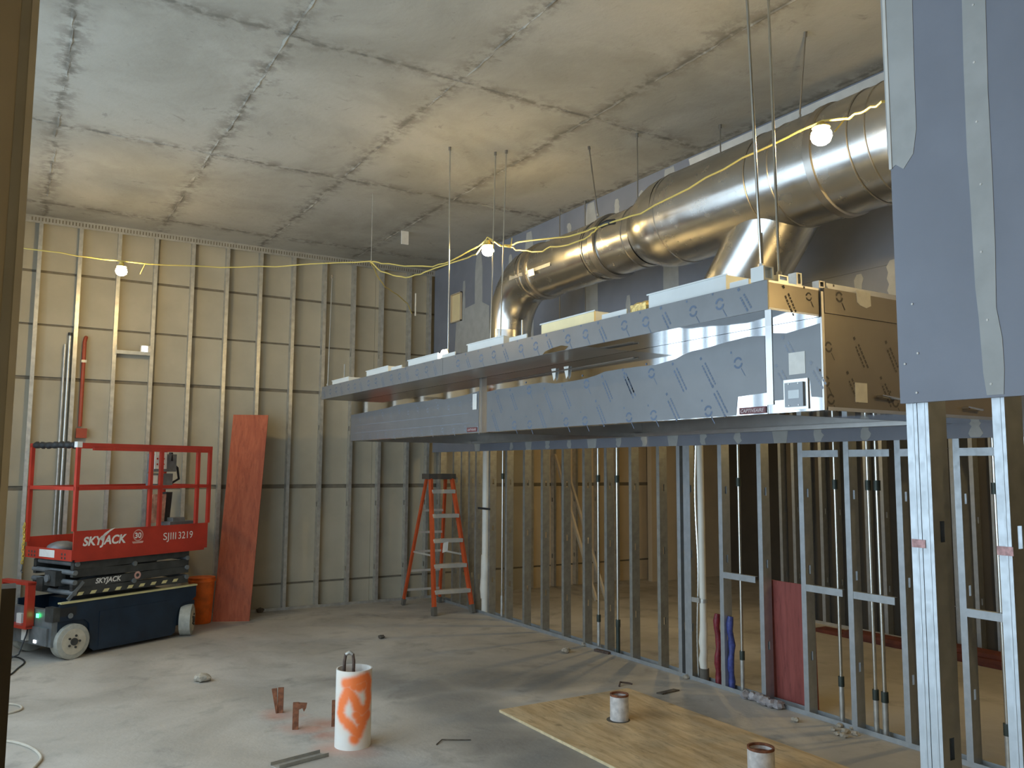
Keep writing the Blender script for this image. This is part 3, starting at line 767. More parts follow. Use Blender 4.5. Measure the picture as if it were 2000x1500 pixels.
# hanger brackets on the near end
for i, (x0, x1, y0, y1, z1, mt, lb) in enumerate(((3.03, 3.10, 2.70, 2.78, 2.77, 'white_metal', 'white hanger bracket on the near front corner of the plenum'), (3.12, 3.19, 2.69, 2.74, 2.735, 'stainless_dull', 'small steel hanger clip beside the white bracket'), (3.26, 3.30, 2.70, 2.75, 2.765, 'galv', 'upright steel clip in the middle of the near plenum end'), (3.425, 3.47, 2.70, 2.74, 2.745, 'duct_band', 'dark steel clip on the corner of the control cabinet top'))):
    zb = 2.705 if x0 < XH-.05 else ZT
    mb = MB().box(x0, x1, y0, y1, zb, zb+.012).box(x0, x0+.01, y0, y1, zb+.012, z1).box(x1-.01, x1, y0, y1, zb+.012, z1).box(x0, x1, y0, y1, z1, z1+.006)
    thing('hanger_bracket', mb, mt, lb, 'bracket', smooth=0)
thing('edge_channel', MB().box(3.48, 5.05, 2.70, 2.702, ZT+.001, ZT+.035).box(3.48, 5.05, 2.70, 2.74, ZT+.001, ZT+.003), 'stainless_dull', 'long steel edge channel on top of the control cabinet', 'metal channel', smooth=0)

# ================================================================== exhaust duct
XD, ZDu = 4.40, 3.745
t = tag(empty('exhaust_duct', (XD, 4.5, 2.71)), 'big round shiny steel exhaust duct running above the hoods', 'duct')
def sect(y0, y1, r, name='duct_section', z=ZDu):
    part(name, MB().tube([(XD, y1, z), (XD, y0, z)], r, 48), M['duct'], t)
def band(y, r, wd=.035, z=ZDu, m='duct_band', name='clamp_band', pr=.012):
    part(name, MB().tube([(XD, y+wd/2, z), (XD, y+wd/2-.004, z), (XD, y-wd/2+.004, z), (XD, y-wd/2, z)], [r, r+pr, r+pr, r], 48, caps=False), M[m], t)
sect(.2, 2.85, .352); sect(2.856, 2.97, .35); sect(2.976, 3.56, .352); sect(3.566, 3.76, .35); sect(3.766, 4.70, .352)
for y in (2.853, 2.973, 3.563, 3.763): band(y, .352, .012, pr=.004, name='seam_bead')
band(3.25, .352, .06); band(4.66, .352, .012, pr=.004, name='seam_bead')
prof = [(4.70, .352), (4.78, .352), (4.84, .347), (4.90, .334), (4.96, .314), (5.02, .288), (5.06, .268), (5.08, .262)]
part('reducer', MB().tube([(XD, y, ZDu-.03*(y-4.70)/.38) for y, r in prof], [r for y, r in prof], 48), M['duct'], t)
zs = ZDu-.03
sect(5.08, 5.16, .262, z=zs); sect(5.166, 5.72, .258, z=zs); sect(5.726, 6.80, .260, z=zs)
band(5.16, .262, .012, zs, pr=.005, name='seam_bead'); band(5.55, .26, .075, zs, pr=.02); band(5.70, .26, .015, zs, pr=.006, name='seam_bead')
band(6.62, .26, .05, zs, pr=.018); band(6.74, .26, .02, zs, pr=.008, name='seam_bead')
el = []; er = []
for k in range(9):
    a = R(90*k/8); el.append((XD, 6.80+.50*math.sin(a), zs-.50*(1-math.cos(a)))); er.append(.262-.045*k/8)
part('elbow', MB().tube(el, er, 40), M['duct'], t)
part('drop_section', MB().tube([(XD, 7.30, zs-.50), (XD, 7.30, 2.73)], .215, 40), M['duct'], t)
part('drop_collar', MB().tube([(XD, 7.30, 2.78), (XD, 7.30, 2.712)], .235, 40), M['duct_band'], t)
# lateral branch down to the near hood
part('branch', MB().tube([(XD+.06, 4.36, 2.712), (XD+.06, 4.36, 2.86), (XD+.06, 4.33, 2.93), (XD+.04, 3.74, 3.62)], .268, 44), M['duct'], t)
part('branch_collar', MB().tube([(XD+.06, 4.36, 2.712), (XD+.06, 4.36, 2.74)], .29, 44), M['duct_band'], t)
# access door low on the near section
part('access_door', MB().obox((XD-.33, 2.30, ZDu-.20), (.10, 0, -.12), (0, .42, 0), (-.009, 0, -.008)), M['duct_band'], t, smooth=0)
pa = atX(1358, 362, 4.09)
part('paper_label', MB().obox((4.09-.012, pa.y+.05, pa.z-.03), (0, -.10, 0), (.03, 0, .065), (-.002, 0, .001)), M['paper'], t, smooth=0)
pa = atX(1075, 545, 4.165)
part('paper_label', MB().obox((4.13, 6.52, 3.60), (0, -.10, 0), (-.012, 0, .06), (-.002, 0, 0)), M['paper'], t, smooth=0)
part('foil_patch', MB().obox((4.142, 6.9, 3.64), (0, -.72, 0), (.015, 0, .14), (-.002, 0, .0004)), M['galv'], t, smooth=0)

# ================================================================== hanger rods
def rod(p0, p1, label, r=.006, mat='emt', cat='hanger rod', nut=True):
    t_ = tag(empty('hanger_rod', (p1[0], p1[1], p1[2])), label, cat, 'threaded hanger rods')
    part('rod', MB().tube([p0, p1], r, 8), M[mat], t_)
    d = (Vector(p1)-Vector(p0)).normalized()
    part('ceiling_anchor', MB().tube([Vector(p0), Vector(p0)+d*.035], r*2.2, 6), M['duct_band'], t_)
    if nut: part('nut', MB().tube([Vector(p1)-d*.02, Vector(p1)], r*2.0, 6), M['galv'], t_)
def ceil_pt(x, y): p = atZ(x, y, HC); return (p.x, p.y, HC)
rod((3.20, 6.36, HC), (3.21, 6.36, 2.71), 'thin bright rod down to the work light on the plenum')
rod((3.60, 6.25, HC), (3.545, 6.22, 2.72), 'left one of two close rods left of the small duct end')
rod((3.66, 6.16, HC), (3.60, 6.15, 2.72), 'right one of two close rods left of the small duct end')
rod((2.985, 2.74, HC), (3.06, 2.74, 2.775), 'brightest rod, into the white bracket on the near plenum corner', .0075)
rod((3.22, 2.80, HC), (3.155, 2.715, 2.742), 'rod just right of the brightest one, into the steel clip', .007)
rod((4.23, 5.70, HC), (4.22, 5.56, zs+.24), 'rod down to the clamp band of the small duct', .006, 'duct_band')
rod((4.40, 5.25, HC), (4.40, 5.25, 4.0), 'short rod at the shoulder where the duct widens', .006, 'duct_band')
rod((4.26, 3.40, HC), (4.30, 3.50, 4.09), 'rod above the lit bulb, to the big duct clamp', .006, 'duct_band')
rod((5.02, 7.30, HC), (5.02, 7.30, 3.05), 'left of two dark rods close to the blue wall', .006, 'duct_band')
rod((5.09, 6.93, HC), (5.09, 6.93, 3.05), 'right of two dark rods close to the blue wall', .006, 'duct_band')
rod((4.86, 4.75, HC), (4.86, 4.75, 2.73), 'dark rod between the big duct and the wall, down to the near hood', .006, 'duct_band')
rod((3.10, 9.13, 4.0), (3.08, 9.12, 2.72), 'rod at the far end of the plenum by the corner', .006)
thing('threaded_stub', MB().tube([(3.10, 2.77, 2.72), (3.098, 2.77, 2.96)], .007, 8), 'emt', 'short cut rod standing between the two bright near rods', 'rod')
thing('threaded_stub', MB().tube([(3.58, 5.75, 2.712), (3.58, 5.75, 3.02)], .008, 8), 'emt', 'short cut rod standing on the hood left of the duct drop', 'rod')
thing('threaded_stub', MB().tube([(3.14, 8.75, 2.705), (3.14, 8.75, 2.93)], .008, 8), 'emt', 'short cut rod standing on the far plenum end', 'rod')

# ================================================================== string of bulbs
def lamp(p, label, top, seed=0):
    p = Vector(p)
    t_ = tag(empty('light_bulb', (p.x, p.y, p.z-.05)), label, 'light bulb', 'bulbs of the temporary light string')
    part('glass', MB().tube([p+Vector((0, 0, -.056)), p+Vector((0, 0, -.051)), p+Vector((0, 0, -.036)), p+Vector((0, 0, -.012)), p+Vector((0, 0, .012)), p+Vector((0, 0, .032)), p+Vector((0, 0, .048))], [.006, .026, .045, .054, .050, .034, .018], 20), M['bulb'], t_)
    part('socket', MB().tube([p+Vector((0, 0, .036)), p+Vector((0, 0, .044)), p+Vector((0, 0, .056)), p+Vector((0, 0, top))], [.046, .044, .024, .019], 14), M['socket'], t_)
    return t_
B1 = atY(237, 528, 9.0); B2 = atY(953, 488, 6.3); B3 = atY(1604, 263, 2.75)
lamp(B1, 'lit bulb in front of the back stud wall, leftmost', .085)
lamp(B2, 'lit bulb at the middle of the string, above the far hood', .085)
lamp(B3, 'lit bulb in front of the big duct, rightmost', .066)
# the string goes on: behind the near partition, to the left and into the next room
OFF = [((1.0, -3.0, 3.0), 'lit bulb hanging behind the viewer near the entrance'), ((4.75, .75, 3.05), 'lit bulb hanging behind the near blue partition, facing the hood end'), ((6.6, 7.4, 2.75), 'lit bulb hanging in the room beyond the open studs, far one'), ((6.9, 3.4, 2.75), 'lit bulb hanging in the room beyond the open studs, near one')]
for p, lb in OFF: lamp(p, lb, .085)
for (x_, y_, z_), lb in OFF[2:]+OFF[:1]:
    thing('bulb_cord', MB().tube([(x_, y_, z_+.085), (x_, y_, HC)], .006, 6), 'cable', 'yellow drop cord of the '+lb[4:], 'cable', 'drop cords of hidden bulbs')
def jit(pts, amp, seed, sub=3):
    rn = random.Random(seed); out = []
    for a, b in zip(pts, pts[1:]):
        for k in range(sub):
            f = k/sub; q = Vector(a).lerp(Vector(b), f)
            out.append(q+Vector((rn.uniform(-1, 1), rn.uniform(-1, 1), rn.uniform(-1, 1)))*amp)
    out.append(Vector(pts[-1])); return out
cs = tag(empty('light_string_cable', (B2.x, B2.y, B2.z)), 'yellow cable of the temporary light string slung across the room', 'cable')
pA = [(-1.1, 9.1, B1.z+.22), atY(50, 485, 9.05), atY(150, 499, 9.02), atY(230, 509, 9.0), atY(325, 518, 8.95), atY(430, 522, 8.9), atY(540, 520, 8.7), atY(640, 514, 8.3), atY(725, 510, 7.9)]
part('run', MB().tube(jit(pA, .006, 1), .0065, 6), M['cable'], cs)
pB = [atY(x, y, Y) for x, y, Y in ((725, 510, 7.9), (745, 514, 7.8), (790, 519, 7.5), (845, 520, 7.1), (880, 510, 6.8), (935, 482, 6.4), (953, 464, 6.3), (978, 480, 6.2), (998, 479, 6.15), (1012, 474, 6.0), (1060, 466, 5.6), (1100, 463, 5.3), (1140, 455, 5.05), (1166, 444, 4.9))]
part('run', MB().tube(jit(pB, .006, 2), .0065, 6), M['cable'], cs)
pC = [atY(x, y, Y) for x, y, Y in ((726, 512, 7.9), (745, 530, 7.8), (768, 538, 7.65), (792, 543, 7.5), (820, 535, 7.25), (850, 524, 7.0), (905, 507, 6.6), (930, 496, 6.4), (953, 464, 6.31), (978, 481, 6.21), (998, 482, 6.15), (1008, 489, 6.05), (1030, 491, 5.85), (1060, 490, 5.6), (1075, 483, 5.5), (1110, 479, 5.25), (1142, 468, 5.05), (1156, 455, 4.95), (1168, 445, 4.9))]
part('run', MB().tube(jit(pC, .006, 3), .0065, 6), M['cable'], cs)
pD = [atY(x, y, Y) for x, y, Y in ((1168, 444, 4.88), (1200, 432, 4.72), (1250, 417, 4.45), (1345, 367, 3.95), (1450, 309, 3.45), (1540, 266, 3.05), (1604, 236, 2.78), (1660, 229, 2.58), (1690, 215, 2.45), (1725, 199, 2.3))]+[(3.9, 1.95, 3.5), (4.75, .75, 3.13)]
part('run', MB().tube(jit(pD, .006, 4), .0065, 6), M['cable'], cs)
sp0 = atY(1174, 441, 4.86); sp1 = atY(1200, 433, 4.74)
part('splice', MB().tube([sp0, sp0.lerp(sp1, .5)+Vector((0, 0, .01)), sp1], .022, 8), M['black'], cs)
part('tie_wire', MB().tube([atY(725, 510, 7.9), (atY(725, 510, 7.9).x, 7.9, HC-.002)], .003, 5), M['galv'], cs)
for a, b in (((285, 513, 8.98), (274, 535, 8.98)), ((998, 482, 6.14), (1000, 465, 6.14)), ((1648, 235, 2.62), (1630, 257, 2.62))):
    part('hook', MB().tube([atY(*a), atY(*b)], .004, 5), M['cable'], cs)
part('loose_end', MB().tube(jit([atY(x, y, Y) for x, y, Y in ((724, 512, 7.9), (735, 535, 8.2), (752, 560, 8.6), (775, 575, 9.0), (795, 592, 9.4), (804, 612, 9.6))], .004, 8), .006, 6), M['cable'], cs)
p = atY(812, 573, 9.6); q = atY(812, 617, 9.6)
thing('hanging_tube', MB().tube([(p.x, 9.6, q.z), (p.x, 9.6, p.z)], .010, 8), 'pvc', 'thin white tube hanging in front of the back studs near the corner', 'tube')
p = atZ(860, 466, HC)
thing('ceiling_tag', MB().box(3.9, 3.99, 9.0, 9.02, HC-.16, HC), 'paper', 'small white tag hanging from the ceiling above the corner', 'tag', smooth=0)

# ================================================================== scissor lift
W1 = Vector((.617, 8.944, 0)); LA = R(28.21)
lift = tag(empty('scissor_lift', W1, LA), 'red and dark blue scissor lift parked by the back stud wall', 'scissor lift')
def lp(name, mb, mat, parent=None, smooth=40): return part(name, mb, M[mat], parent or lift, local=True, smooth=smooth)
UX, UZ, UN = Vector((1, 0, 0)), Vector((0, 0, 1)), Vector((0, -1, 0))
# chassis side panels with wheel arches, between them the tray
side = [(-.10, .52), (1.42, .52), (1.42, .40), (1.36, .36), (1.24, .345), (1.19, .28), (1.17, .06), (1.13, .035), (.26, .035), (.215, .07), (.20, .30), (.15, .345), (-.10, .36)]
lp('side_panel', MB().prism(side, (0, .035, 0), UX, UZ, (0, .02, 0)), 'lift_blue', smooth=0)
lp('side_panel', MB().prism(side, (0, .72, 0), UX, UZ, (0, .02, 0)), 'lift_blue', smooth=0)
lp('chassis_tray', MB().box(-.10, 1.42, .055, .72, .12, .36).box(.20, 1.17, .055, .72, .36, .50), 'lift_blue', smooth=0)
lp('panel_ledge', MB().box(-.10, 1.42, .02, .075, .515, .53), 'yellow_mark', smooth=0)
lp('recess_panel', MB().box(.30, 1.14, .031, .036, .07, .40), 'lift_blue', smooth=0)
lp('front_bumper', MB().box(-.155, -.10, .06, .74, .13, .46).box(-.175, -.155, .10, .34, .14, .30), 'lift_grey', smooth=0)
lp('front_box', MB().box(-.165, -.10, .03, .16, .36, .49), 'lift_dark', smooth=0)
lp('slot', MB().box(-.10, .06, .030, .036, .40, .48), 'black', smooth=0)
for nm, (u_, v_) in enumerate(((.03, .0), (1.335, .0), (.03, .78), (1.335, .78))):
    s_ = -1 if v_ < .1 else 1; cc = Vector((u_, v_+ (.06 if v_ < .1 else -.06), .162))
    wh = lp('wheel', MB().tube([cc+Vector((0, .06*s_, 0)), cc+Vector((0, .055*s_, 0)), cc-Vector((0, .055*s_, 0)), cc-Vector((0, .06*s_, 0))], [.148, .161, .161, .148], 36), 'tyre')
    lp('rim', MB().tube([cc+Vector((0, .06*s_, 0)), cc+Vector((0, .064*s_, 0))], .118, 30), 'wheel_rim', wh)
    lp('hub', MB().tube([cc+Vector((0, .06*s_, 0)), cc+Vector((0, .078*s_, 0))], .034, 14), 'lift_dark', wh)
    for k in range(5):
        a = 2*math.pi*k/5; q = cc+Vector((.055*math.cos(a), .064*s_, .055*math.sin(a)))
        lp('lug_nut', MB().tube([q, q+Vector((0, .010*s_, 0))], .011, 8), 'lift_dark', wh)
    if nm == 1:      # steered wheel, turned away
        Tm = Matrix.Translation(cc) @ Matrix.Rotation(R(42), 4, 'Z') @ Matrix.Translation(-cc)
        for o_ in [wh]+list(wh.children): o_.data.transform(Tm)
# scissor arms, folded
for v_ in (.045, .66):
    for k, z in enumerate((.605, .69, .775, .86)):
        tl = .010 if k % 2 else -.010
        lp('scissor_arm', MB().obox((.015, v_, z-.037-tl), (1.30, 0, 2*tl), (0, .045, 0), (0, 0, .074)), 'lift_dark', smooth=0)
for k, (u_, z) in enumerate(((.03, .60), (.03, .70), (.03, .79), (.05, .87), (1.29, .62), (1.29, .72), (1.29, .82), (.66, .65), (.66, .82))):
    lp('cross_tube', MB().tube([(u_, .03, z), (u_, .72, z)], .024, 12), 'lift_grey')
lp('hydraulic_cylinder', MB().tube([(.10, .36, .60), (1.15, .40, .80)], .045, 14), 'lift_grey')
lp('prop_bar', MB().bar((-.02, .05, .545), (.12, .045, .70), .02, .03), 'lift_grey', smooth=0)
lp('valve_block', MB().box(-.05, .05, .22, .40, .66, .80).box(-.04, .03, .44, .55, .60, .72), 'lift_dark', smooth=0)
lp('valve_cap', MB().tube([(-.055, .33, .73), (-.075, .33, .73)], .035, 12), 'lift_grey')
for k in range(9): lp('hazard_stripe', MB().prism([(0, 0), (.055, 0), (.075, .030), (.020, .030)], (.06+k*.132, .043, .575+.0009*k), UX, UZ, (0, .002, 0)), 'yellow_mark', smooth=0)
WBY = 'SKYJACK'
lp('arm_lettering', text_mb(WBY, .068, (.245, .0435, .668), UX, UZ, .001, .275, .2, .002), 'white_letter', smooth=0)
rs = MB(); ring(rs, (.70, .0435, .700), UX, UZ, UN*.001, .038, .018, 20); lp('round_sticker', rs, 'pale_print', smooth=0)
# platform
lp('platform_deck', MB().box(-.02, 1.50, .01, .755, .925, .955), 'lift_grey', smooth=0)
tb = lp('toe_board', MB().box(-.03, 1.505, -.004, .008, .915, 1.185), 'red_paint', smooth=0)
lp('toe_board', MB().box(-.03, 1.505, .757, .769, .915, 1.10), 'red_paint', smooth=0)
te = lp('toe_board', MB().box(-.042, -.03, -.004, .769, .905, 1.01), 'red_paint', smooth=0)
lp('toe_board', MB().box(1.493, 1.505, .008, .757, .955, 1.10), 'red_paint', smooth=0)
lp('platform_skirt', MB().box(.0, 1.47, .0, .012, .895, .916), 'red_paint', smooth=0)
lp('side_lettering', text_mb(WBY, .115, (.062, -.0045, 1.043), UX, UZ, .001, .46, .2, .004), 'white_letter', tb, smooth=0)
lp('swoosh', MB().prism([(0, 0), (.05, .05), (.11, .085), (.16, .095), (.10, .06), (.055, .02), (.03, -.03)], (.235, -.0045, 1.10), UX, UZ, (0, -.001, 0)), 'white_letter', tb, smooth=0)
lp('model_letters', text_mb('SJIII', .105, (.945, -.0045, 1.035), UX, UZ, .001, .155, 0, .0), 'white_letter', tb, smooth=0)
lp('model_number', text_mb('3219', .105, (1.128, -.0045, 1.035), UX, UZ, .001, .182, 0, .0), 'white_letter', tb, smooth=0)
em = MB(); ring(em, (.650, -.0045, 1.105), UX, UZ, UN*.001, .058, .048, 24)
em.prism([(-.065, 0), (.065, 0), (.055, -.02), (-.055, -.02)], (.650, -.0045, 1.045), UX, UZ, (0, -.001, 0))
lp('emblem', em, 'pale_print', tb, smooth=0)
lp('emblem_number', text_mb('30', .075, (.612, -.0045, 1.078), UX, UZ, .0012, .074, 0, .002), 'white_letter', tb, smooth=0)
lp('white_plate', MB().box(-.045, -.042, .27, .52, .925, .995), 'paper', te, smooth=0)
for k, v_ in enumerate((.10, .15, .60, .65, .70)):
    lp('punched_dot', MB().tube([(-.042, v_, .965), (-.0435, v_, .965)], .012, 8), 'lift_dark', te)
    lp('punched_dot', MB().tube([(-.042, v_, .93), (-.0435, v_, .93)], .012, 8), 'lift_dark', te)
# guard rails
def sq(p0, p1, w_=.034): return MB().bar(p0, p1, w_, w_)
for u_, v_ in ((-.03, .0), (1.50, .0), (-.03, .765), (1.50, .765), (.765, .0), (.885, .0), (1.345, .0)):
    lp('rail_post', sq((u_, v_, 1.185 if v_ < .1 else 1.05), (u_, v_, 2.0)), 'red_paint', smooth=0)
for v_ in (.0, .765):
    lp('top_rail', sq((-.047, v_, 2.0), (1.517, v_, 2.0), .038), 'red_paint', smooth=0)
    lp('mid_rail', sq((-.03, v_, 1.585), (1.50, v_, 1.585)), 'red_paint', smooth=0)
for u_ in (-.03, 1.50):
    lp('mid_rail', sq((u_, 0, 1.585), (u_, .765, 1.585)), 'red_paint', smooth=0)
lp('top_rail', sq((1.50, 0, 2.0), (1.50, .765, 2.0)), 'red_paint', smooth=0)
lp('sliding_rail', sq((.12, -.004, 1.965), (1.49, -.004, 1.965), .03), 'red_paint', smooth=0)
pd = [Vector((-.03, .72-.68*k/24, 2.0+.004*math.sin(k*2.1))) for k in range(25)]
lp('padded_rail', MB().tube(pd, [.030+.006*math.sin(k*1.7) for k in range(25)], 10), 'black')
lp('rail_cap', MB().box(-.055, -.005, -.02, .03, 1.975, 2.03), 'paper', smooth=0)
# platform controls at the far end
cbx = lp('control_box', MB().box(1.02, 1.30, .30, .42, 1.74, 1.93), 'lift_grey', smooth=0)
lp('control_face', MB().box(1.02, 1.17, .292, .30, 1.77, 1.95), 'paper', cbx, smooth=0)
lp('joystick', MB().tube([(1.24, .33, 1.86), (1.24, .32, 1.95)], [.035, .02], 10), 'black', cbx)
for k in range(6):
    lp('button', MB().tube([(1.05+.04*(k % 3), .292, 1.82+.06*(k//3)), (1.05+.04*(k % 3), .288, 1.82+.06*(k//3))], .010, 8), 'red_paint', cbx)
lp('cable_bundle', MB().tube([(1.06, .40, 1.74), (1.10, .41, 1.66), (1.30, .40, 1.60), (1.40, .38, 1.66), (1.36, .36, 1.78), (1.28, .36, 1.84)], .014, 8), 'black')
lp('document_box', MB().box(1.0, 1.26, .30, .40, 1.55, 1.72), 'lift_grey', smooth=0)
lp('paper_label', MB().box(.98, 1.06, .285, .30, 1.61, 1.70), 'paper', smooth=0)
lp('reflective_sleeve', MB().quadbox([(.93, .20, 1.20), (1.10, .20, 1.21), (1.10, .24, 1.21), (.93, .24, 1.20), (.96, .22, 1.50), (1.13, .22, 1.50), (1.13, .26, 1.50), (.96, .26, 1.50)]), 'copper_bag', smooth=0)
lp('black_pouch', MB().quadbox([(1.11, .22, 1.20), (1.18, .22, 1.20), (1.18, .32, 1.20), (1.11, .32, 1.20), (1.14, .24, 1.52), (1.22, .24, 1.52), (1.22, .32, 1.52), (1.14, .32, 1.52)]), 'black', smooth=0)
lp('tool_tray', MB().box(1.10, 1.42, .10, .30, 1.17, 1.21).box(1.15, 1.30, .12, .22, 1.21, 1.25), 'lift_grey', smooth=0)
lp('deck_bag', MB().sphere((.12, .42, 1.0), .12, 12, 8, (1.2, 1, .55)), 'lift_grey')
lp('deck_board', MB().box(.42, .95, .35, .50, .955, .99), 'lumber_red', smooth=0)
# step frame, lamps, tags at the drive end
st_ = MB().bar((-.20, .36, .30), (-.20, .36, .70), .05, .05).bar((-.20, .80, .30), (-.20, .80, .70), .05, .05)
lp('entry_step', MB().box(-.235, -.165, .335, .385, .29, .70), 'red_paint', smooth=0)
lp('entry_step', MB().box(-.235, -.165, .765, .815, .29, .70), 'red_paint', smooth=0)
lp('step_bar', MB().box(-.24, -.16, .335, .815, .68, .71), 'red_paint', smooth=0)
lp('step_bar', MB().box(-.24, -.16, .335, .815, .28, .31), 'red_paint', smooth=0)
lp('step_bracket', MB().box(-.165, -.10, .34, .38, .32, .42).box(-.165, -.10, .77, .81, .32, .42), 'lift_dark', smooth=0)
lp('green_lamp', MB().box(-.172, -.165, .255, .29, .385, .42), 'led_green', smooth=0)
lp('white_lamp', MB().box(-.180, -.172, .26, .30, .155, .18), 'led_white', smooth=0)
lp('white_tag', MB().box(-.18, -.155, .52, .60, .27, .40), 'paper', smooth=0)
lp('white_tag', MB().box(-.18, -.155, .42, .50, .16, .26), 'paper', smooth=0)
lp('tow_ring', MB().tube([(-.0+.0, .026, .40), (-.0, .020, .40)], .025, 12), 'lift_grey')
ch = MB()
for k in range(14):
    z = 1.22-.028*k; c_ = Vector((-.058, .775+.006*math.sin(k), z)); 
    a_, b_ = (Vector((1, 0, 0)), UZ) if k % 2 else (Vector((0, 1, 0)), UZ)
    pts = [c_+a_*.011*math.cos(t_)+b_*.02*math.sin(t_) for t_ in [2*math.pi*i/8 for i in range(9)]]
    ch.tube(pts, .005, 5, caps=False)
lp('chain', ch, 'yellow')
lp('chain_hook', MB().tube([(-.058, .775, .83), (-.058, .775, .79), (-.058, .79, .765), (-.058, .765, .755)], .007, 6), 'lift_grey')
lp('charging_lead', MB().tube([(-.16, .42, .30), (-.19, .40, .22), (-.25, .40, .05), (-.33, .44, .012), (-.45, .60, .010), (-.55, .80, .010)], .008, 6), 'black')

# ================================================================== things by the back wall
def leaning(name, p0, p1, p2, thick, mat, label, cat, edge=None):
    """sheet: bottom corners p0,p1, top-left p2"""
    p0, p1, p2 = Vector(p0), Vector(p1), Vector(p2); n = (p1-p0).cross(p2-p0).normalized()*thick
    return thing(name, MB().obox(p0, p1-p0, p2-p0, -n), mat, label, cat, smooth=0)
leaning('plywood_strip', (2.165, 10.28, 0), (2.545, 10.10, 0), (2.375, 10.55, 2.435), .018, 'ply_red', 'tall narrow red-orange plywood strip leaning on the back studs', 'plywood strip')
bk = tag(empty('orange_bucket', (2.03, 10.28, 0)), 'orange plastic tub on the floor between lift and red plywood strip', 'bucket')
part('tub', MB().tube([(2.03, 10.28, 0), (2.03, 10.28, .01), (2.03, 10.28, .50), (2.03, 10.28, .52)], [.115, .12, .145, .152], 28), M['orange'], bk)
part('rim', MB().tube([(2.03, 10.28, .47), (2.03, 10.28, .475), (2.03, 10.28, .495), (2.03, 10.28, .50)], [.148, .156, .156, .148], 28, caps=False), M['orange'], bk)
# sprinkler pipe and conduit between the left studs
pr_ = tag(empty('sprinkler_riser', (.93, YB+.04, 2.0)), 'thin red pipe with a red junction box between the left back studs', 'pipe')
pa = atY(165, 658, YB+.04); pb = atY(156, 833, YB+.04)
part('riser', MB().tube([(pb.x, YB+.04, pb.z), (pb.x, YB+.04, pa.z-.06), (pb.x+.01, YB+.05, pa.z-.01), (pb.x+.014, YB+.075, pa.z)], .021, 12), M['red_pipe'], pr_)
p = atY(159, 846, YB+.02)
part('junction_box', MB().box(p.x-.055, p.x+.055, YB+.01, YB+.08, p.z-.055, p.z+.055), M['red_pipe'], pr_)
part('clamp', MB().box(pb.x-.025, pb.x+.03, YB+.015, YB+.025, 2.98, 3.01), M['galv'], pr_)
cd = tag(empty('grey_conduit', (.56, YB+.04, .04)), 'grey steel conduit rising beside the left back studs', 'conduit')
pa = atY(142, 656, YB+.04); pb = atY(133, 1010, YB+.04)
part('conduit', MB().tube([(.555, YB+.045, .04), (.555, YB+.045, pa.z)], .018, 12), M['emt'], cd)
part('end_cap', MB().tube([(.555, YB+.045, pa.z), (.555, YB+.045, pa.z+.035)], .022, 12), M['black'], cd)
part('conduit', MB().tube([(.510, YB+.05, .04), (.510, YB+.05, pa.z-.10)], .014, 10), M['galv'], cd)
bx_ = tag(empty('stud_bracket', (1.25, YB, 2.98)), 'horizontal steel bracket between two back studs with a lit box', 'bracket')
pa = atY(232, 690, YB); pb = atY(296, 690, YB)
part('bar', MB().box(1.042, 1.404, YB-.006, YB, pb.z-.03, pb.z+.012).box(1.042, 1.404, YB, YB+.05, pb.z+.010, pb.z+.012), M['galv_bright'], bx_, smooth=0)
p = atY(283, 682, YB)
part('box', MB().box(p.x-.05, p.x+.06, YB-.004, YB+.05, p.z-.035, p.z+.045), M['galv'], bx_, smooth=0)
part('lamp_face', MB().box(p.x-.035, p.x+.03, YB-.008, YB-.004, p.z-.03, p.z+.035), M['led_white'], bx_, smooth=0)
part('stud_clip', MB().box(1.03, 1.042, YB-.008, YB, pb.z-.05, pb.z+.07), M['galv_bright'], bx_, smooth=0)
# box in the blue board near the corner
pa = atX(884, 577, XR-.016); pb = atX(903, 626, XR-.016)
eb = tag(empty('wall_box', (XR-.02, pa.y, pb.z)), 'open cream box recessed in the blue board near the corner', 'wall box')
part('frame', MB().box(XR-.05, XR-.017, pb.y, pa.y, pa.z-.012, pa.z).box(XR-.05, XR-.017, pb.y, pa.y, pb.z, pb.z+.012).box(XR-.05, XR-.017, pb.y, pb.y+.012, pb.z, pa.z).box(XR-.05, XR-.017, pa.y-.012, pa.y, pb.z, pa.z), M['board_cream'], eb, smooth=0)
part('back', MB().box(XR-.024, XR-.017, pb.y, pa.y, pb.z, pa.z), M['insul'], eb, smooth=0)

# ================================================================== stepladder
LD = tag(empty('stepladder', (4.83, 9.75, 0)), 'orange fibreglass stepladder standing open in the far corner', 'stepladder')
A0, B0 = Vector((4.577, 9.353, 0)), Vector((5.085, 9.310, 0)); C0, D0 = Vector((4.567, 10.265, 0)), Vector((5.075, 10.22, 0))
ZTp = 1.68
wdir = (B0-A0).normalized(); ctr = (A0+B0+C0+D0)/4
fdir = (A0-C0).normalized()
At, Bt = ctr-wdir*.145+fdir*.07, ctr+wdir*.145+fdir*.07; Ct, Dt = ctr-wdir*.13-fdir*.07, ctr+wdir*.13-fdir*.07
for q in (At, Bt, Ct, Dt): q.z = ZTp
for a, b in ((A0, At), (B0, Bt)):
    r_ = part('front_rail', MB().bar(a+Vector((0, 0, .03)), b, .032, .068, up=fdir), M['fibreglass'], LD, smooth=0)
    part('foot', MB().bar(a, a+(b-a)*.06, .045, .085, up=fdir), M['rubber'], r_, smooth=0)
for a, b in ((C0, Ct), (D0, Dt)):
    r_ = part('rear_rail', MB().bar(a+Vector((0, 0, .03)), b, .028, .045, up=fdir), M['fibreglass'], LD, smooth=0)
    part('foot', MB().bar(a, a+(b-a)*.05, .04, .06, up=fdir), M['rubber'], r_, smooth=0)
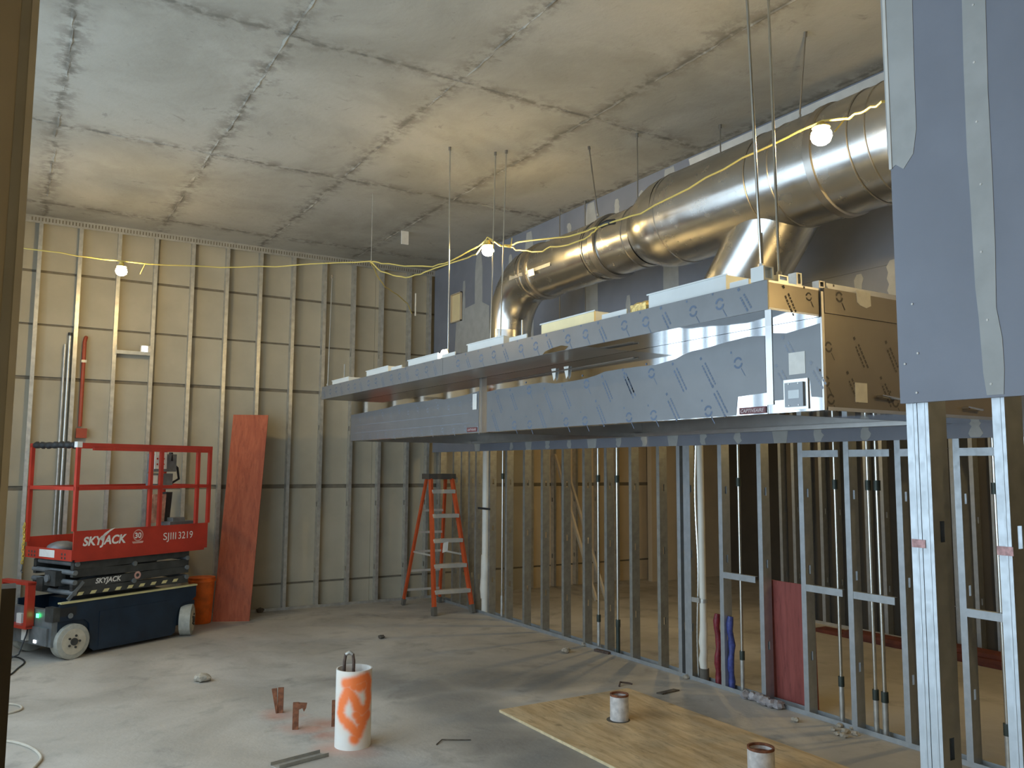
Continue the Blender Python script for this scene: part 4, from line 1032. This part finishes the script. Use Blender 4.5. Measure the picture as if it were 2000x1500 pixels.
for k in range(5):
    f = (.305*(k+1)-.02)/ZTp
    p, q = A0.lerp(At, f), B0.lerp(Bt, f)
    part('step', MB().bar(p+fdir*.0, q, .085, .028, up=(0, 0, 1)), M['alu'], LD, smooth=0)
    part('step_nose', MB().bar(p+fdir*.045-Vector((0, 0, .012)), q+fdir*.045-Vector((0, 0, .012)), .008, .045, up=(0, 0, 1)), M['alu'], LD, smooth=0)
for f in (.12, .27, .42, .57, .74):
    part('rear_brace', MB().bar(C0.lerp(Ct, f), D0.lerp(Dt, f), .008, .03, up=(0, 0, 1)), M['alu'], LD, smooth=0)
for a, b, c_, d_ in ((A0, At, C0, Ct), (B0, Bt, D0, Dt)):
    part('spreader', MB().bar(a.lerp(b, .42), c_.lerp(d_, .42), .006, .022), M['alu'], LD, smooth=0)
part('top_cap', MB().obox(ctr-wdir*.185-fdir*.10+Vector((0, 0, ZTp-.03)), wdir*.37, fdir*.21, Vector((0, 0, .07))), M['cap_brown'], LD, smooth=0)
p = B0.lerp(Bt, .56)
part('hang_tag', MB().obox(A0.lerp(At, .49).lerp(p, .30)+fdir*.06, wdir*.07+Vector((0, 0, .02)), Vector((-.01, 0, -.12)), fdir*.002), M['paper'], LD, smooth=0)

# ================================================================== floor stubs in front
PX, PY = 2.045, 5.36
tc_ = Vector((-PX, -PY, 0)).normalized(); tr_ = Vector((-tc_.y, tc_.x, 0))
if tr_.dot(CR) < 0: tr_ = -tr_
m, nt, bs = _nt('white_pvc_orange_spray'); M['pvc_spray'] = m
tcx = node(nt, 'ShaderNodeTexCoord').outputs['Object']
nz = node(nt, 'ShaderNodeTexNoise'); nz.inputs['Scale'].default_value = 14; nt.links.new(tcx, nz.inputs['Vector'])
ad = node(nt, 'ShaderNodeVectorMath', operation='MULTIPLY_ADD'); nt.links.new(nz.outputs['Color'], ad.inputs[0]); ad.inputs[1].default_value = (.02, .02, .02); nt.links.new(tcx, ad.inputs[2])
RP = .117
def spt(s, z): 
    v = tr_*(s*RP)+tc_*(math.sqrt(max(0, 1-s*s))*RP); return (v.x+.01, v.y+.01, z+.01)
_path = [(-.45, .415), (-.2, .425), (.1, .43), (.4, .44), (.7, .45), (.85, .41), (.8, .36), (.85, .31), (.75, .26), (.5, .24), (.2, .27), (.1, .31), (-.1, .34), (-.35, .37), (-.5, .33), (-.65, .28), (-.7, .23), (-.55, .19), (-.2, .16), (.05, .13), (.3, .10), (.45, .14), (.6, .19), (.8, .21), (.2, .22), (.35, .19), (0, .40), (.3, .39), (.55, .40), (-.3, .16), (.1, .07)]
path = [_path[0]]
for a_, b_ in zip(_path[:24], _path[1:24]):
    path += [((a_[0]+b_[0])/2, (a_[1]+b_[1])/2), b_]
path += _path[24:]
ms = blobs(nt, ad.outputs[0], [spt(s, z)+(.034,) for s, z in path], .55)
gl = blobs(nt, ad.outputs[0], [spt(s, z)+(.075,) for s, z in path[::5]], .6)
cc = mix(nt, mathn(nt, 'MULTIPLY', gl, .22), (.74, .72, .66), (.85, .45, .22))
cc = mix(nt, mathn(nt, 'MULTIPLY', ms, .92), cc, (.95, .17, .005))
nt.links.new(cc, bs.inputs['Base Color']); bs.inputs['Roughness'].default_value = .45
sl = tag(empty('pipe_sleeve', (PX, PY, 0)), 'white plastic pipe sleeve with orange spray scribble standing in the floor', 'pipe')
part('sleeve', MB().pipe((PX, PY, 0), (PX, PY, .49), RP, RP-.009, 48), M['pvc_spray'], sl)
hk = tag(empty('rebar_hook', (PX-.03, PY, .01)), 'dark bent bar hook sticking out of the orange-sprayed sleeve', 'rebar hook')
c0 = Vector((PX, PY, 0))+tr_*(-.035)-tc_*.02
part('hook', MB().tube([c0+tr_*(-.034)+Vector((0, 0, .03)), c0+tr_*(-.030)+Vector((0, 0, .53)), c0+tr_*(-.024)+Vector((0, 0, .57)), c0+Vector((0, 0, .585)), c0+tr_*.024+Vector((0, 0, .57)), c0+tr_*.03+Vector((0, 0, .53)), c0+tr_*.03+Vector((0, 0, .03))], .011, 10), M['rebar'], hk)
part('worn_tip', MB().tube([c0+tr_*(-.022)+Vector((0, 0, .573)), c0+Vector((0, 0, .587)), c0+tr_*.022+Vector((0, 0, .573))], .0125, 10), M['galv'], hk)
def stub(x, y, h, label, kind):
    t_ = tag(empty('rusty_stub', (x, y, 0)), label, 'pipe stub', 'rusty stubs in the floor')
    c = Vector((x, y, 0))
    part('upright', MB().obox(c-tr_*.020-tc_*.014, tr_*.040, tc_*.028, Vector((0, 0, h))), M['rust'], t_, smooth=0)
    if kind == 0:
        part('split_side', MB().quadbox([c-tr_*.03+tc_*.01, c-tr_*.018+tc_*.01, c-tr_*.018+tc_*.02, c-tr_*.03+tc_*.02]+[c-tr_*.065+Vector((0, 0, h*.98)), c-tr_*.028+Vector((0, 0, h)), c-tr_*.028+tc_*.02+Vector((0, 0, h)), c-tr_*.065+tc_*.02+Vector((0, 0, h*.98))]), M['rust'], t_, smooth=0)
    if kind == 1:
        part('bent_flap', MB().prism([(-.02, 0), (.075, -.008), (.07, -.035), (.055, -.06), (.045, -.035), (.02, -.045)], c-tc_*.016+Vector((0, 0, h)), tr_, Vector((0, 0, 1)), tc_*.032), M['rust'], t_, smooth=0)
stub(1.84, 6.31, .178, 'split rusty stub in the floor, farthest left', 0)
stub(1.82, 5.87, .178, 'rusty stub in the floor with a flap bent over to the right', 1)
stub(2.075, 5.80, .175, 'rusty stub half hidden behind the sprayed sleeve', 2)
chn = tag(empty('channel_scrap', (1.68, 5.22, 0)), 'scrap length of metal channel lying before the sprayed sleeve', 'metal scrap')
q0 = Vector((1.51, 5.16, 0)); qa = Vector((.33, .07, 0)); qb = Vector((-.03, .085, 0))
part('web', MB().obox(q0, qa, qb, Vector((0, 0, .003))), M['galv'], chn, smooth=0)
part('flange', MB().obox(q0, qa, qb.normalized()*.003, Vector((0, 0, .022))), M['galv_dark'], chn, smooth=0)
part('flange', MB().obox(q0+qb, qa, qb.normalized()*-.003, Vector((0, 0, .022))), M['galv_dark'], chn, smooth=0)

# plywood sheet with two pipe stubs through it
sheet = tag(empty('plywood_sheet', (3.85, 4.5, 0)), 'plywood sheet lying on the floor with two pipe stubs through it', 'plywood sheet')
part('panel', MB().box(3.245, 4.462, 3.06, 5.505, .001, .019), M['plywood'], sheet, smooth=0)
part('edge_veneer', MB().box(3.241, 3.245, 3.06, 5.505, .001, .0185).box(3.245, 4.462, 5.505, 5.508, .001, .0185), M['ply_edge'], sheet, smooth=0)
for x, y in ((3.863, 4.865), (3.90, 3.585)):
    part('cut_hole', MB().tube([(x-.01, y-.0, .0188), (x-.01, y-.0, .0198)], .085, 20), M['debris_dark'], sheet)
def stub2(x, y, r, h, label):
    t_ = tag(empty('pipe_stub', (x, y, .02)), label, 'pipe stub', 'pipe stubs through the plywood')
    part('pipe', MB().pipe((x, y, .0200), (x, y, h), r, r-.008, 28), M['cast'], t_)
    part('rusty_rim', MB().pipe((x, y, h), (x, y, h+.014), r+.001, r-.010, 28), M['rust'], t_)
    part('rust_plug', MB().tube([(x, y, h-.03), (x, y, h-.02)], r-.009, 24), M['rust'], t_)
stub2(3.863, 4.865, .066, .185, 'whitish pipe stub through the plywood, the one farther back')
stub2(3.90, 3.585, .078, .170, 'whitish pipe stub with rusty rim near the bottom of the picture')

# ================================================================== pipes in the right stud wall
def conduit(y, label, x=XR+.046, z1=HC-.02, r=.0125, joints=(1.70, .30), lower=True, dy=0.):
    t_ = tag(empty('wall_conduit', (x, y, .004)), label, 'conduit', 'steel conduits in the right stud wall')
    part('tube', MB().tube([(x, y, .26), (x, y+dy, z1)], r, 12), M['emt'], t_)
    for z in joints: part('coupling', MB().tube([(x, y+dy*z/z1, z-.035), (x, y+dy*z/z1, z+.035)], r*1.7, 12), M['coupling'], t_)
    if lower: part('stub_up', MB().tube([(x, y, .004), (x, y, .27)], r*1.45, 12), M['coupling'] if lower == 2 else M['galv'], t_)
conduit(8.80, 'conduit in the stud wall right behind the ladder', joints=(1.70,))
conduit(6.88, 'bright conduit five studs right of the ladder')
conduit(6.57, 'conduit with dark taped foot in the middle of the stud wall', r=.014, lower=2)
conduit(4.965, 'lone conduit left of the crimson board', x=XR+.05)
conduit(4.02, 'conduit right behind the stud after the crimson board', joints=(1.70, .30))
conduit(3.745, 'left one of a close pair of conduits', joints=(1.70, .27))
conduit(3.675, 'right one of a close pair of conduits', joints=(1.70, .27), r=.014)
conduit(2.86, 'conduit between the two near partition studs', joints=(1.70, .27), r=.014)
pv = tag(empty('vent_pipe', (XR+.05, 5.42, 0)), 'thick white plastic pipe in the stud wall beside the double stud', 'pipe')
part('pipe', MB().tube([(XR+.05, 5.40, .30), (XR+.05, 5.43, HC-.03)], .030, 18), M['pvc'], pv)
part('wrapped_foot', MB().tube([(XR+.05, 5.40, .10), (XR+.048, 5.41, .18), (XR+.05, 5.40, .25), (XR+.052, 5.41, .33), (XR+.05, 5.40, .42), (XR+.05, 5.40, .50)], [.033, .038, .034, .039, .034, .032], 16), M['pvc'], pv)
part('foot', MB().tube([(XR+.05, 5.40, .004), (XR+.05, 5.40, .11)], .040, 16), M['rubber'], pv)
part('strap', MB().tube([(XR+.05, 5.40, .66), (XR+.05, 5.40, .69)], .036, 16), M['galv'], pv)
part('strap_bar', MB().box(XR+.0, XR+.012, 5.40, 5.53, .66, .70), M['galv'], pv, smooth=0)
fx_ = tag(empty('flex_conduit', (XR+.05, 5.49, 0)), 'ribbed silver flexible conduit between double stud and white pipe', 'conduit')
zz = [.02+.02*k for k in range(115)]
part('ribbed_hose', MB().tube([(XR+.06, 5.475+.012*math.sin(z*5), z) for z in zz], [.013 if k % 2 else .0105 for k in range(115)], 8), M['emt'], fx_)
pv2 = tag(empty('vent_pipe', (XR+.05, 9.22, 0)), 'white wrapped pipe in the stud wall behind the ladder foot', 'pipe')
part('pipe', MB().tube([(XR+.05, 9.22, .0), (XR+.05, 9.22, HC-.03)], .045, 18), M['pvc'], pv2)
part('lumpy_wrap', MB().tube([(XR+.045, 9.22, .18), (XR+.05, 9.23, .3), (XR+.045, 9.22, .45), (XR+.05, 9.21, .58), (XR+.045, 9.22, .72)], [.05, .062, .052, .06, .048], 14), M['pvc'], pv2)
part('hanger_strap', MB().box(XR-.01, XR+.0, 9.02, 9.32, 1.28, 1.305), M['black'], pv2, smooth=0)
def pex(y, m_, label):
    pts = [(XR+.05+.008*math.sin(k*1.3), y+.005*math.sin(k*.9), .01+.058*k) for k in range(11)]
    thing('wrapped_pipe', MB().tube(pts, [.026+.004*math.sin(k*2.3) for k in range(11)], 12), m_, label, 'pipe')
pex(5.235, 'red_pex', 'dark red wrapped pipe stub in the stud wall')
pex(5.085, 'blue_pex', 'blue wrapped pipe stub in the stud wall')
leaning('crimson_board', (XR+.135, 4.76, .002), (XR+.135, 4.30, .002), (XR+.112, 4.76, .93), .012, 'ply_crimson', 'crimson board standing between two studs of the right wall', 'board')
# rubble
rn = random.Random(12)
def lump(mb, c, r, sq_=.6):
    b = len(mb.v); mb.sphere(c, r, 9, 6, (1, 1, sq_))
    for v in mb.v[b:]: v += Vector((rn.uniform(-1, 1), rn.uniform(-1, 1), rn.uniform(-.5, .5)))*r*.28
    for v in mb.v[b:]:
        if v.z < .001: v.z = .001
def pile(name, pts, mat, label, cat):
    mb = MB()
    for x, y, r in pts: lump(mb, (x, y, r*.5), r)
    thing(name, mb, mat, label, cat)
w1 = atZ(1490, 1375, 0)
mbp = MB(); 
for k in range(7): lump(mbp, (w1.x+.02*math.sin(k), w1.y+.17-.055*k, .03), .045, .8)
thing('plastic_scrap', mbp, 'plastic_wrap', 'crumpled grey plastic lying at the sill below the crimson board', 'plastic scrap')
for k, (x, y, r, m_, lb) in enumerate(((745, 1247, .035, 'debris_dark', 'dark lump on the bare floor left of the ladder line'), (1105, 1275, .045, 'debris', 'pale rubble lump on the floor before the stud wall'), (1140, 1262, .03, 'debris', 'small pale rubble lump at the stud wall sill'), (1555, 1410, .03, 'debris', 'pale crumb on the floor before the sill right of the crimson board'), (508, 1196, .05, 'debris_dark', 'dark lump at the foot of the back studs by the red strip'), (395, 1331, .06, 'debris', 'flat pale chip on the floor before the lift'), (1340, 1325, .03, 'debris', 'white crumb at the foot of the double stud'))):
    p = atZ(x, y, 0); mb = MB(); lump(mb, (p.x, p.y, r*.5), r); thing('rubble_lump', mb, m_, lb, 'rubble')
for k, (x, y) in enumerate(((1628, 1427), (1640, 1420), (1652, 1432), (1664, 1425), (1672, 1436), (1648, 1440), (1636, 1436))):
    p = atZ(x, y, 0); mb = MB(); lump(mb, (p.x, p.y, .012), .02+.004*(k % 3)); thing('gypsum_crumb', mb, 'debris', 'white gypsum crumb in the heap at the sill before the close conduit pair', 'gypsum crumb', 'heap of gypsum crumbs')
p = atZ(1160, 1272, 0)
thing('stick', MB().obox((p.x, p.y, .001), (.03, -.19, 0), (.04, .006, 0), (0, 0, .022)), 'rebar', 'short dark offcut lying at the stud wall sill', 'offcut', smooth=0)
p = atZ(1218, 1338, 0)
thing('bent_scrap', MB().tube([(p.x-.07, p.y-.03, .006), (p.x-.02, p.y+.02, .022), (p.x+.05, p.y-.01, .012), (p.x+.07, p.y-.03, .006)], .008, 6), 'rebar', 'small dark bent scrap behind the plywood sheet', 'metal scrap')
p = atZ(1290, 1352, 0)
thing('flat_scrap', MB().obox((p.x-.06, p.y-.02, .001), (.20, .02, 0), (.02, -.05, 0), (0, 0, .01)), 'debris_dark', 'flat dark scrap at the back edge of the plywood', 'scrap', smooth=0)
p = atZ(875, 1448, 0)
thing('wire_scrap', MB().tube([(p.x-.10, p.y-.03, .004), (p.x-.03, p.y+.03, .008), (p.x+.06, p.y-.02, .006), (p.x+.14, p.y-.06, .004)], .004, 6), 'debris_dark', 'bit of dark wire on the floor right of the sprayed sleeve', 'wire')
# lumber and scrap in the next room
for k, (y0, y1, x, z, lb) in enumerate(((4.1, 6.4, 7.95, 0, 'lowest red board of the stack on the next room floor'), (3.6, 6.0, 7.93, .04, 'middle red board of the stack in the next room'), (3.2, 5.2, 7.97, .08, 'top red board of the stack in the next room'))):
    thing('red_lumber', MB().box(x-.10, x+.10, y0, y1, z+.001, z+.039), 'lumber_red', lb, 'lumber', 'red boards stacked in the next room', smooth=0)
thing('channel_offcut', MB().box(6.6, 7.2, 3.2, 3.26, 0, .035), 'galv_bright', 'bright metal channel lying on the next room floor', 'metal channel', smooth=0)
thing('leaning_pole', MB().bar((7.0, 9.3, .0), (7.2, 10.60, 2.0), .03, .05), 'board_cream', 'pale pole leaning on the far studs of the next room', 'pole', smooth=0)
thing('leaning_pole', MB().bar((7.1, 9.2, .0), (7.38, 10.60, 1.9), .03, .05), 'board_cream', 'second pale pole leaning steeper behind the open studs', 'pole', smooth=0)

# ================================================================== cables on the floor at the left
def cord(pts, r, m_, label, n=6):
    P = []
    Q = [Vector(p) for p in pts]
    for i in range(len(Q)-1):
        p0, p1, p2, p3 = Q[max(i-1, 0)], Q[i], Q[i+1], Q[min(i+2, len(Q)-1)]
        for k in range(n):
            t_ = k/n
            P.append(.5*((2*p1)+(p2-p0)*t_+(2*p0-5*p1+4*p2-p3)*t_**2+(3*p1-p0-3*p2+p3)*t_**3))
    P.append(Q[-1]); thing('floor_cable', MB().tube(P, r, 8), m_, label, 'cable')
fl_ = lambda x, y, r: (lambda p: (p.x, p.y, r))(atZ(x, y, r))
cord([fl_(-40, 1445, .009), fl_(20, 1448, .009), fl_(60, 1460, .009), fl_(80, 1478, .009), fl_(70, 1495, .009), fl_(50, 1515, .009)], .009, 'cord_pale', 'pale hose looping on the floor in the lower left corner')
cord([fl_(-30, 1378, .008), fl_(15, 1375, .008), fl_(38, 1378, .008), fl_(40, 1386, .008), fl_(10, 1394, .008), fl_(-30, 1398, .008)], .008, 'cord_pale', 'smaller pale loop of hose on the floor near the left edge')
cord([fl_(-30, 1330, .007), fl_(15, 1320, .007), fl_(35, 1305, .007), fl_(48, 1293, .007), fl_(35, 1284, .007), fl_(10, 1282, .007)], .007, 'black', 'black cable on the floor in front of the lift wheel')
